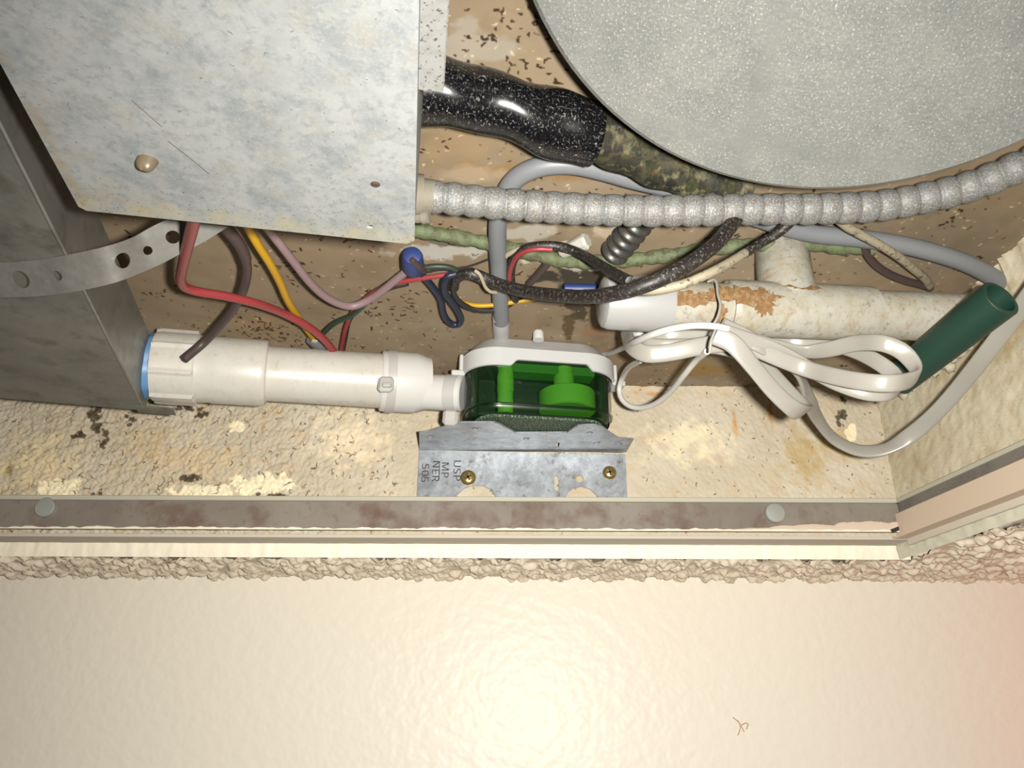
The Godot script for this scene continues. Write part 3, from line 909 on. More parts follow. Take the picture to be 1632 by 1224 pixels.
# ------------------------------------------------------------------ fan coil: box, pan, blower, strap
func unit():
	# sheet-metal box whose underside faces the camera
	var c0 = Vector3(-0.2225, 2.4400, -0.3298)
	var c1 = Vector3(-0.0542, 2.4400, -0.3601)
	var back0 = Vector3(-0.2048, 2.4400, -0.2324)
	var ex = (c1 - c0).normalized()
	var ez = Vector3(-ex.z, 0, ex.x)
	if ez.z < 0:
		ez = -ez
	var w = c0.distance_to(c1)
	var deep = 0.27
	var basis = Basis(ex, Vector3.UP, ez)
	var mid = (c0 + c1) * 0.5 + ez * deep * 0.5
	var bx = thing("sheet_metal_box", "large pale galvanised sheet metal box at the upper left with a tan plug", "metal box", Vector3(mid.x, UP + 0.24, mid.z))
	var hole = circle(Vector2(0.147, 0.0125), 0.0022, 14, 1.0, 0.8)
	var st = begin()
	var skew = -0.053
	var shape = PackedVector2Array([Vector2(0, 0.003), Vector2(0.003, 0), Vector2(w - 0.004, 0), Vector2(w, 0.004), Vector2(w + skew * deep, deep), Vector2(0, deep)])
	plate_into(st, shape, [hole], 0.0015, func(p, h): return c0 + ex * p.x + ez * p.y + Vector3(0, h, 0), 0.008)
	var under = put("underside", finish(st), M.limed_underside, bx)
	put("side_sheet", box(c0 + ex * 0.001 + ez * deep * 0.5 + Vector3(0, 0.055, 0), Vector3(0.0015, 0.107, deep), 0.0004, basis), M.dusty_galvanised_sheet, bx)
	put("side_sheet", box(c1 - ex * 0.001 + (ez + ex * skew) * deep * 0.5 + Vector3(0, 0.055, 0), Vector3(0.0015, 0.107, deep), 0.0004, Basis(Vector3.UP, skew) * basis), M.dusty_galvanised_sheet, bx)
	put("end_sheet", box((c0 + c1) * 0.5 + ez * 0.002 + Vector3(0, 0.055, 0), Vector3(w - 0.002, 0.107, 0.0015), 0.0004, basis), M.dusty_galvanised_sheet, bx)
	put("end_sheet", box((c0 + c1) * 0.5 + ez * (deep - 0.001) + Vector3(0, 0.055, 0), Vector3(w - 0.002, 0.107, 0.0015), 0.0004, basis), M.dusty_galvanised_sheet, bx)
	put("scratch", tube([Vector3(-0.1613, 2.4399, -0.2525), Vector3(-0.1581, 2.4399, -0.2606), Vector3(-0.1551, 2.4399, -0.2683)], 0.00013, 0.004, 5), M.screw_recess, under)
	put("scratch", tube([Vector3(-0.1561, 2.4399, -0.2776), Vector3(-0.1510, 2.4399, -0.2882), Vector3(-0.1457, 2.4399, -0.3003)], 0.00015, 0.004, 5), M.screw_recess, under)
	# tan drip of paint hanging from the plug hole
	var pg = Vector3(-0.1708, 2.4400, -0.2906)
	put("plug", lathe(pg + Vector3(0, 0.001, 0), pg + Vector3(-0.0012, -0.0065, 0.0005), [[0, 0.0042], [0.3, 0.0040], [0.6, 0.0036], [0.85, 0.0026], [0.97, 0.0012], [1, 0.0003]], 18, func(t, th): return 0.0006 * sin(th * 2.0 + 1.0)), M.drip_paint, bx, "tan plug with a hanging drip of paint")
	var ru = Vector3(-0.0672, 2.4400, -0.3080)
	put("rusty_hole_cover", lathe(ru + Vector3(0, 0.003, 0), ru + Vector3(0, -0.0006, 0), [[0, 0.0026], [0.8, 0.0026], [1, 0.0014]], 14), M.rust_spot, bx, "small rusty plug")
	# white flange standing out at the right
	var f0 = Vector3(-0.0317, 2.4620, -0.2711)
	put("flange", box(f0 + ex * -0.011 + (ez + ex * skew) * 0.105 + Vector3(0, 0.001, 0), Vector3(0.022, 0.002, 0.21), 0.0006, Basis(Vector3.UP, skew) * basis), M.limed_flange, bx, "pale upright flange")
	# dark pan at the left
	var pc = Vector3(-0.3458, 2.4666, -0.6803)
	var dirn = (Vector3(-0.2474, 2.4666, -0.2850) - pc)
	dirn = Vector3(dirn.x, 0, dirn.z).normalized()
	var leftn = Vector3(-dirn.z, 0, dirn.x)
	if leftn.x > 0:
		leftn = -leftn
	var pb = Basis(-leftn, Vector3.UP, dirn)
	var high = 0.090
	var pn = thing("drain_pan", "dark grey galvanised drain pan with a creased corner at the far left", "drain pan", Vector3(pc.x, UP + 0.2666, pc.z))
	put("pan_bottom", box(pc + leftn * 0.17 + dirn * 0.24 + Vector3(0, 0.001, 0), Vector3(0.34, 0.002, 0.48), 0.0008, pb), M.dark_galvanised_sheet, pn)
	var t0 = Vector3(-0.3323, 2.5250, -0.6286)
	var t1 = Vector3(-0.2917, 2.5250, -0.4539)
	var td = (t1 - t0) / (t1.z - t0.z)
	put("pan_side", grid(2, 30, func(u, v):
		var p = pc + dirn * 0.48 * v
		var q = t0 + td * (p.z - t0.z)
		return p.lerp(q, u)), M.dark_galvanised_sheet, pn)
	put("pan_end", box(pc + leftn * 0.185 + Vector3(0, 0.030, 0) + dirn * 0.001, Vector3(0.30, 0.058, 0.002), 0.0006, pb), M.dark_galvanised_sheet, pn)
	put("corner_tab", box(pc + dirn * 0.006 - leftn * 0.010 + Vector3(0, -0.0004, 0), Vector3(0.034, 0.0014, 0.018), 0.0006, pb), M.dark_galvanised_sheet, pn)
	put("crease", tube([pc + leftn * 0.001 + Vector3(0, 0.0006, 0), pc + leftn * 0.001 + dirn * 0.2 + Vector3(0, 0.0006, 0), pc + leftn * 0.001 + dirn * 0.47 + Vector3(0, 0.0006, 0)], 0.0013, 0.02, 10), M.dark_galvanised_sheet, pn, "worn rounded crease")
	# blower drum at the right
	var bc = Vector3(0.1651, UP + 0.3515, -0.2215)
	var bn = Vector3(0.1882, 0.9409, -0.2823)
	var r = 0.1752
	var bl = thing("blower_housing", "big round galvanised blower housing with glints painted on its underside at the upper right", "blower housing", bc)
	put("drum", lathe(bc + bn * 0.05, bc, [[0.0, r - 0.002], [0.80, r - 0.002], [0.90, r + 0.0003], [0.95, r], [1.0, r - 0.003], [1.0, 0.0]], 128), M.galvanised_painted_glints, bl)
	put("rim_shade_band", lathe(bc + bn * 0.013, bc + bn * 0.008, [[0, r - 0.001], [0.0, r + 0.0012], [1.0, r + 0.0012], [1.0, r - 0.001]], 128), M.dark_shade, bl, "dark band painted as shade round the rim")  # dark ring put in for the shadow along the rim
	# perforated strap slung under the pan and up behind the box
	var line = smooth_path([Vector3(-0.4473, 2.4540, -0.4187), Vector3(-0.3963, 2.4550, -0.4237), Vector3(-0.3502, 2.4560, -0.4258), Vector3(-0.3261, 2.4560, -0.4256), Vector3(-0.3008, 2.4560, -0.4232), Vector3(-0.2744, 2.4570, -0.4179), Vector3(-0.2516, 2.4630, -0.4170), Vector3(-0.2388, 2.4780, -0.4263), Vector3(-0.2242, 2.4880, -0.4260), Vector3(-0.2095, 2.4980, -0.4262), Vector3(-0.1961, 2.5080, -0.4247)], 0.002)
	var lens = [0.0]
	for i in range(1, line.size()):
		lens.append(lens[-1] + line[i].distance_to(line[i - 1]))
	var total = lens[-1]
	var on = func(s: float):
		var f = clampf(s / total, 0.0, 1.0) * (line.size() - 1)
		var i = min(int(f), line.size() - 2)
		return line[i].lerp(line[i + 1], f - i)
	var flat = Vector3(0, 0.62, 0.785)
	var place = func(p: Vector2, h: float):
		var q = on.call(p.x)
		var tg = (on.call(p.x + 0.004) - on.call(p.x - 0.004)).normalized()
		var across = (flat - tg * flat.dot(tg)).normalized()
		return q + across * p.y + tg.cross(across) * h
	var holes = []
	for q in [[Vector3(-0.3108, 2.4620, -0.4347), 0.0058], [Vector3(-0.2844, 2.4630, -0.4322), 0.0032], [Vector3(-0.2522, 2.4680, -0.4219), 0.0050], [Vector3(-0.2350, 2.4780, -0.4212), 0.0030], [Vector3(-0.2219, 2.4880, -0.4203), 0.0044], [Vector3(-0.3352, 2.4620, -0.4380), 0.0032]]:
		var bs = 0.0
		var bd = 1e9
		for i in line.size():
			if line[i].distance_to(q[0]) < bd:
				bd = line[i].distance_to(q[0])
				bs = lens[i]
		holes.append(circle(Vector2(bs, 0.0), q[1], 20))
	st = begin()
	plate_into(st, PackedVector2Array([Vector2(0, -0.0118), Vector2(total, -0.0118), Vector2(total, 0.0118), Vector2(0, 0.0118)]), holes, 0.0009, place, 0.004)
	single("hanger_strap", finish(st), M.zinc_strap, "perforated metal hanger strap curving across the dark pan", "strap")

# ------------------------------------------------------------------ pump and bracket
func rounded(hx: float, hz: float, r: float, n := 10, seg := 0) -> Array:
	var out = []
	for q in 4:
		for k in n + 1:
			var th = PI * 0.5 * (q + float(k) / n)
			out.append(Vector2([1, -1, -1, 1][q] * (hx - r) + cos(th) * r, [1, 1, -1, -1][q] * (hz - r) + sin(th) * r))
		var q1 = (q + 1) % 4
		var th1 = PI * 0.5 * (q + 1)
		var nxt = Vector2([1, -1, -1, 1][q1] * (hx - r) + cos(th1) * r, [1, 1, -1, -1][q1] * (hz - r) + sin(th1) * r)
		var from = out[-1]
		for k in seg:
			out.append(from.lerp(nxt, (k + 1.0) / (seg + 1.0)))
	return out

func stack_into(st, xf: Transform3D, levels: Array, bottom := true, top := true, smooth := true):
	# levels: [height, outline]; joins outlines of equal length
	var rings = []
	for l in levels:
		var ring = []
		for i in l[1].size():
			var p = l[1][i]
			ring.append(xf * Vector3(p.x, l[0] if not l[0] is Array else l[0][i], p.y))
		rings.append(ring)
	var n = rings[0].size()
	for i in rings.size() - 1:
		st.set_smooth_group(1 if smooth else 1 + i)
		for k in n:
			var k1 = (k + 1) % n
			quad(st, rings[i][k], rings[i][k1], rings[i + 1][k1], rings[i + 1][k])
	st.set_smooth_group(40)
	for e in [[bottom, 0], [top, rings.size() - 1]]:
		if e[0]:
			var mid = Vector3.ZERO
			for v in rings[e[1]]:
				mid += v
			mid /= n
			for k in n:
				if e[1] == 0:
					tri(st, mid, rings[0][(k + 1) % n], rings[0][k])
				else:
					tri(st, mid, rings[e[1]][k], rings[e[1]][(k + 1) % n])
			st.set_smooth_group(41)

func pump_and_bracket():
	# ---- angle bracket screwed to the plaster
	var brk = thing("angle_bracket", "weathered zinc angle bracket with cut-outs and stamped letters under the green pump", "bracket", Vector3(0.01, UP + 0.2, -0.797))
	var zp = -0.7985
	var flat2 = func(v: Vector3): return Vector2(v.x, v.y)
	var outline = PackedVector2Array()
	for v in [Vector3(-0.1005, 2.4688, -0.7985), Vector3(0.1232, 2.4640, -0.7985), Vector3(0.1224, 2.4119, -0.7985), Vector3(0.0939, 2.4118, -0.7985), Vector3(0.0896, 2.4199, -0.7985), Vector3(0.0831, 2.4261, -0.7985), Vector3(0.0746, 2.4288, -0.7985), Vector3(0.0658, 2.4267, -0.7985), Vector3(0.0597, 2.4219, -0.7985), Vector3(0.0548, 2.4116, -0.7985), Vector3(-0.0121, 2.4114, -0.7985), Vector3(-0.0161, 2.4168, -0.7985), Vector3(-0.0236, 2.4257, -0.7985), Vector3(-0.0303, 2.4291, -0.7985), Vector3(-0.0437, 2.4290, -0.7985), Vector3(-0.0503, 2.4262, -0.7985), Vector3(-0.0574, 2.4194, -0.7985), Vector3(-0.0631, 2.4112, -0.7985), Vector3(-0.1002, 2.4110, -0.7985)]:
		outline.append(flat2.call(v))
	var holes = []
	holes.append(circle(flat2.call(Vector3(0.0728, 2.4371, -0.7985)), 0.0039))
	var slot = PackedVector2Array()
	for v in [Vector3(0.0454, 2.4391, -0.7985), Vector3(0.0474, 2.4412, -0.7985), Vector3(0.0501, 2.4391, -0.7985), Vector3(0.0504, 2.4253, -0.7985), Vector3(0.0484, 2.4232, -0.7985), Vector3(0.0458, 2.4252, -0.7985)]:
		slot.append(flat2.call(v))
	holes.append(dense(slot, 0.003))
	var cut = PackedVector2Array()
	for v in [Vector3(0.0472, 2.4683, -0.7985), Vector3(0.0507, 2.4694, -0.7985), Vector3(0.1213, 2.4665, -0.7985), Vector3(0.1206, 2.4647, -0.7985), Vector3(0.0778, 2.4653, -0.7985), Vector3(0.0486, 2.4666, -0.7985)]:
		cut.append(flat2.call(v))
	holes.append(dense(cut, 0.003))
	var st = begin()
	plate_into(st, outline, holes, 0.0018, func(p, h): return Vector3(p.x, p.y, zp + h - 0.0018), 0.006)
	put("wall_leg", finish(st), M.weathered_zinc_bracket, brk)
	# the leg that sticks out under the pump
	var o3 = [Vector3(-0.1003, 2.4684, -0.7971), Vector3(-0.0936, 2.4671, -0.7361), Vector3(-0.0832, 2.4671, -0.7331), Vector3(-0.0709, 2.4669, -0.7223), Vector3(-0.0577, 2.4666, -0.7110), Vector3(-0.0493, 2.4665, -0.7045), Vector3(-0.0175, 2.4665, -0.7041), Vector3(-0.0115, 2.4666, -0.7104), Vector3(-0.0036, 2.4669, -0.7235), Vector3(0.0040, 2.4672, -0.7369), Vector3(0.0559, 2.4671, -0.7353), Vector3(0.0601, 2.4669, -0.7227), Vector3(0.0649, 2.4667, -0.7133), Vector3(0.0733, 2.4666, -0.7104), Vector3(0.0826, 2.4666, -0.7112), Vector3(0.0893, 2.4668, -0.7167), Vector3(0.0988, 2.4671, -0.7338), Vector3(0.1093, 2.4675, -0.7517), Vector3(0.1260, 2.4675, -0.7556), Vector3(0.1248, 2.4686, -0.8080)]
	var ux = (o3[19] - o3[0]).normalized()
	var nrm = Vector3(0, 1, 0.035).normalized()
	var uz = ux.cross(nrm)
	var org = o3[0]
	var to2 = func(v: Vector3): return Vector2((v - org).dot(ux), (v - org).dot(uz))
	outline = PackedVector2Array()
	for v in o3:
		outline.append(to2.call(v))
	holes = []
	for v in [Vector3(-0.0835, 2.4674, -0.7499), Vector3(-0.0366, 2.4669, -0.7229), Vector3(0.0151, 2.4675, -0.7549), Vector3(0.0786, 2.4671, -0.7341), Vector3(0.0891, 2.4678, -0.7685), Vector3(0.1124, 2.4678, -0.7704)]:
		holes.append(circle(to2.call(v), 0.0036, 16))
	slot = PackedVector2Array()
	for v in [Vector3(0.0466, 2.4682, -0.7864), Vector3(0.0477, 2.4678, -0.7691), Vector3(0.0503, 2.4678, -0.7690), Vector3(0.0500, 2.4682, -0.7863)]:
		slot.append(to2.call(v))
	holes.append(dense(slot, 0.004))
	st = begin()
	plate_into(st, outline, holes, 0.0016, func(p, h): return org + ux * p.x + uz * p.y + nrm * h, 0.006)
	put("shelf_leg", finish(st), M.weathered_zinc_bracket, brk)
	# stamped letters, read with the head tilted to the right
	var words = [["USP", Vector3(-0.0588, 2.4459, -0.7970), 0.016], ["MP", Vector3(-0.0716, 2.4465, -0.7970), 0.015], ["NER", Vector3(-0.0816, 2.4451, -0.7970), 0.0155], ["505", Vector3(-0.0930, 2.4429, -0.7970), 0.0155]]
	for q in words:
		var tm = TextMesh.new()
		tm.text = q[0]
		var fo = SystemFont.new()
		fo.font_names = PackedStringArray(["Droid Sans"])
		tm.font = fo
		tm.font_size = 32
		tm.pixel_size = q[2] / 32.0 * 1.0
		tm.depth = 0.0004
		tm.curve_step = 1.5
		var o = put("stamped_lettering", tm, M.stamped_mark, brk)
		o.transform = o.transform * Transform3D(Basis(Vector3(0, 0, 1), -PI / 2) * Basis.from_scale(Vector3(0.86, 0.66, 1.0)), Vector3(q[1].x, q[1].y, -0.7984))
	put("stamped_line", box(Vector3(Vector3(-0.0776, 2.4451, -0.7970).x, Vector3(-0.0776, 2.4451, -0.7970).y, -0.7984), Vector3(0.0007, 0.020, 0.0004)), M.stamped_mark, brk)
	# two screws
	for q in [[Vector3(-0.0464, 2.4377, -0.7950), "brass cross-head screw beside the stamped letters of the bracket", 0.0083, 0.5], [Vector3(0.1049, 2.4438, -0.7950), "dark brass screw at the right end of the bracket", 0.0074, 0.2]]:
		var sc = thing("brass_screw", q[1], "screw", Vector3(q[0].x, q[0].y, -0.7985))
		var base = Vector3(q[0].x, q[0].y, -0.7985)
		var hd = put("head", lathe(base + Vector3(0, 0, -0.012), base + Vector3(0, 0, 0.0042), [[0, 0.0025], [0.74, 0.0025], [0.74, q[2]], [0.80, q[2]], [0.9, q[2] * 0.85], [0.97, q[2] * 0.55], [1, q[2] * 0.2], [1, 0]], 28), M.brass_screw, sc)
		var cross = begin()
		for k in 2:
			box_into(cross, base + Vector3(0, 0, 0.0036), Vector3(q[2] * 1.0, q[2] * 0.28, 0.0014), 0.0002, Basis(Vector3(0, 0, 1), q[3] + k * PI * 0.5))
		put("cross_recess", finish(cross), M.screw_recess, hd)
	# ---- pump
	var yaw = deg_to_rad(8.5)
	var at = Vector3(0.0258, UP + 0.2712, -0.7355)
	var xf = Transform3D(Basis(Vector3.UP, yaw), at)
	var pu = thing("condensate_pump", "small condensate pump with a clear green reservoir and white lid", "pump", at)
	pu.rotation.y = yaw
	var hx = 0.0765
	var hz = 0.041
	var rs = begin()
	stack_into(rs, xf, [[0.0, rounded(hx - 0.012, hz - 0.010, 0.024)], [0.0015, rounded(hx - 0.0065, hz - 0.005, 0.029)], [0.005, rounded(hx - 0.003, hz - 0.0018, 0.032)], [0.010, rounded(hx - 0.002, hz - 0.0006, 0.033)], [0.030, rounded(hx - 0.001, hz - 0.0002, 0.034)], [0.0585, rounded(hx, hz, 0.034)]], true, false)
	var res = put("reservoir", finish(rs), M.clear_green_plastic, pu, "clear green plastic reservoir")
	# what shows inside it
	var inside = func(x, y, z): return xf * Vector3(x, y, z)
	put("outlet_pipe", lathe(inside.call(-0.0365, 0.003, 0.026), inside.call(-0.0365, 0.060, 0.026), [[0, 0.0078], [0.42, 0.0078], [0.42, 0.0084], [0.72, 0.0084], [0.72, 0.0078], [1, 0.0078]], 24), M.inner_bright_tint, res, "pipe seen through the reservoir, its green cast put into the colour")
	put("float", lathe(inside.call(0.030, 0.0165, 0.006), inside.call(0.030, 0.0375, 0.006), [[0, 0.027], [0.06, 0.0290], [0.95, 0.0290], [1, 0.0280]], 40), M.inner_bright_tint, res, "round float seen through the reservoir, its green cast put into the colour")
	put("float_post", lathe(inside.call(0.024, 0.036, 0.020), inside.call(0.024, 0.060, 0.020), [[0, 0.0105], [1, 0.0105]], 20), M.inner_bright_tint, res)
	var hs = begin()
	box_into(hs, inside.call(0.010, 0.0545, 0.018), Vector3(0.090, 0.011, 0.020), 0.001, Basis(Vector3.UP, yaw))
	put("lid_underside", finish(hs), M.inner_mid_tint, res)
	hs = begin()
	stack_into(hs, xf, [[0.002, rounded(hx - 0.012, 0.034, 0.026)], [0.058, rounded(hx - 0.006, 0.036, 0.028)]].map(func(l): return [l[0], l[1].map(func(p): return Vector2(p.x, minf(p.y, -0.018)))]))
	put("added_dark_back", finish(hs), M.inner_added_dark, res)
	hs = begin()
	stack_into(hs, xf, [[0.0022, rounded(hx - 0.012, hz - 0.010, 0.024)], [0.0030, rounded(hx - 0.012, hz - 0.010, 0.024)]])
	put("added_dark_floor", finish(hs), M.inner_added_dark, res)
	# dark sheet added to darken the inside, round back and ends
	hs = begin()
	var lined = rounded(hx - 0.004, hz - 0.004, 0.031, 16)
	for i in lined.size():
		var p = lined[i]
		var q = lined[(i + 1) % lined.size()]
		if maxf(p.y, q.y) < 0.020:
			quad(hs, inside.call(p.x, 0.002, p.y), inside.call(q.x, 0.002, q.y), inside.call(q.x, 0.0585, q.y), inside.call(p.x, 0.0585, p.y))
	put("added_dark_liner", finish(hs), M.inner_added_dark, res)
	hs = begin()
	stack_into(hs, xf, [[0.0576, rounded(hx - 0.003, hz - 0.003, 0.031)], [0.0586, rounded(hx - 0.003, hz - 0.003, 0.031)]])
	put("added_dark_cover", finish(hs), M.inner_added_dark, res)
	for sgn in [-1.0, 1.0]:
		hs = begin()
		box_into(hs, inside.call(sgn * (hx - 0.010), 0.030, -0.004), Vector3(0.010, 0.052, 0.036), 0.002, Basis(Vector3.UP, yaw))
		put("added_dark_wall", finish(hs), M.inner_added_dark, res)
	put("moulding_ring", ring_of(xf, rounded(hx - 0.0020, hz - 0.0009, 0.033), 0.0085, 0.0014), M.clear_green_plastic, res)
	hs = begin()
	stack_into(hs, xf, [[-0.0018, rounded(hx - 0.014, hz - 0.010, 0.020)], [0.0004, rounded(hx - 0.012, hz - 0.009, 0.022)]])
	put("base_pad", finish(hs), M.green_hook_pad, pu, "rough dark green pad under the reservoir")
	# lid
	var ring = rounded(hx + 0.0028, hz + 0.0028, 0.036, 40, 40)
	var inner = rounded(hx + 0.0004, hz + 0.0004, 0.034, 40, 40)
	var low = []
	for p in ring:
		var l = 0.0478
		if p.y > 0:
			l += 0.0068 * clampf((0.0415 - absf(p.x - 0.008)) / 0.006, 0.0, 1.0)
		low.append(l)
	hs = begin()
	stack_into(hs, xf, [[0.0575, inner], [low, inner], [low, ring], [0.0668, ring]], false, false, false)
	var lid = put("lid", finish(hs), M.lid_plastic, pu, "white plastic lid")
	hs = begin()
	stack_into(hs, xf, [[0.0668, ring], [0.0825, rounded(hx - 0.010, hz - 0.0095, 0.029, 40, 40)], [0.0840, rounded(hx - 0.013, hz - 0.0125, 0.026, 40, 40)]], true, true, false)
	put("lid_top", finish(hs), M.lid_plastic_shaded, lid)
	for sgn in [-1.0, 1.0]:
		hs = begin()
		box_into(hs, inside.call(sgn * (hx + 0.0065), 0.0485, 0.008), Vector3(0.014, 0.0055, 0.020), 0.0012, Basis(Vector3.UP, yaw))
		box_into(hs, inside.call(sgn * (hx + 0.0035), 0.0585, 0.008), Vector3(0.004, 0.022, 0.016), 0.0010, Basis(Vector3.UP, yaw))
		put("lid_clip", finish(hs), M.lid_plastic, lid)
	var nb = Vector3(0.0260, 2.5469, -0.6880)
	put("nub", lathe(nb, nb + Vector3(0, 0.0100, 0.0), [[0, 0.0056], [0.75, 0.0056], [0.93, 0.0048], [1, 0.003]], 20), M.bright_white_plastic, lid)

func ring_of(xf: Transform3D, outline: Array, y: float, r: float) -> ArrayMesh:
	var pts = []
	for p in outline:
		pts.append(xf * Vector3(p.x, y, p.y))
	pts.append(pts[0])
	var st = begin()
	sweep_into(st, pts, r, 8, false)
	return finish(st)

# ------------------------------------------------------------------ white drain pipe at the left
func drain_pipe():
	var a = Vector3(-0.3398, 2.5060, -0.6640)
	var b = Vector3(-0.0847, 2.5153, -0.7260)
	var l = a.distance_to(b)
	var at = func(px): return (px - 243.0) / 441.0
	var dp = thing("drain_pipe", "white plastic drain pipe running from the dark pan to the green pump", "pipe", (a + b) * 0.5)
	var ribs = func(t, th):
		return 0.0024 * clampf(cos(th * 8.0 + 0.6) * 14.0 - 12.0, 0.0, 1.0) if t < 0.155 and t > 0.010 else 0.0
	var prof = [[0.008, 0.0310], [0.012, 0.0330]]
	for t in [0.03, 0.06, 0.10, 0.148]:
		prof.append([t, 0.0338])
	prof.append_array([[0.152, 0.0338], [0.158, 0.0324], [0.20, 0.0320], [0.21, 0.0326], [0.37, 0.0326], [0.390, 0.0322], [0.396, 0.0312], [0.396, 0.0285], [0.400, 0.0272]])
	put("threaded_adapter", lathe(a, b, prof, 128, ribs), M.white_drain_plastic, dp, "ribbed white adapter at the pan end")
	put("thread_tape", lathe(a.lerp(b, -0.018), a.lerp(b, 0.012), [[0, 0.0295], [0.15, 0.0318], [0.55, 0.0312], [1, 0.0302]], 48, func(t, th): return 0.0006 * sin(th * 5.0) + 0.0004 * sin(th * 11.0)), M.blue_tape, dp, "blue thread sealing tape")
	put("sealant_ring", lathe(a.lerp(b, -0.026), a.lerp(b, -0.010), [[0, 0.0300], [0.5, 0.0322], [1, 0.0305]], 64, func(t, th): return 0.0009 * sin(th * 9.0) + 0.0007 * sin(th * 23.0 + t * 4.0)), M.clear_sealant, dp)
	put("straight_pipe", lathe(a, b, [[0.33, 0.0270], [0.83, 0.0276]], 48), M.white_drain_plastic, dp)
	var red = a.lerp(b, 1.0)
	put("reducer", lathe(a, red, [[0.812, 0.0272], [0.812, 0.0296], [0.817, 0.0306], [0.83, 0.0308], [0.945, 0.0308], [0.992, 0.0272], [1.0, 0.0266], [1.0, 0.0]], 64), M.bright_white_plastic, dp, "glossy white reducer")
	var s0 = Vector3(-0.0928, 2.5052, -0.7220)
	var s1 = Vector3(-0.0491, 2.5001, -0.7160)
	put("spigot", lathe(s0, s1, [[0, 0.0182], [0.85, 0.0184], [0.97, 0.0182], [1.0, 0.0165]], 40), M.bright_white_plastic, dp)
	# cable ties
	var ty = thing("cable_tie", "white nylon cable tie round the wide reducer", "cable tie", a.lerp(b, 0.848), "nylon cable ties")
	var bt = put("band", lathe(a, b, [[0.832, 0.0306], [0.832, 0.0319], [0.866, 0.0319], [0.866, 0.0306]], 56), M.nylon_tie, ty)
	var hd = Vector3(-0.1215, 2.4962, -0.6840)
	put("tie_head", box(hd, Vector3(0.0150, 0.0165, 0.0085), 0.0028, Basis(Vector3.RIGHT, -0.15)), M.nylon_tie, bt)
	put("tie_tail", box(hd + Vector3(0.002, -0.003, 0.005), Vector3(0.0085, 0.0045, 0.006), 0.001, Basis(Vector3.RIGHT, -0.15)), M.nylon_tie, bt)
	var tz = thing("cable_tie", "white nylon cable tie round the thin spigot next to the green reservoir", "cable tie", s0.lerp(s1, 0.75), "nylon cable ties")
	var sd = (s1 - s0).normalized()
	bt = put("band", lathe(s0, s1, [[0.62, 0.0183], [0.62, 0.0193], [0.88, 0.0193], [0.88, 0.0183]], 48), M.nylon_tie, tz)
	var h2 = Vector3(-0.0601, 2.4714, -0.7080)
	put("tie_head", box(h2, Vector3(0.0150, 0.016, 0.010), 0.0030, Basis(Vector3(0, 0, 1), -0.06)), M.nylon_tie, bt)

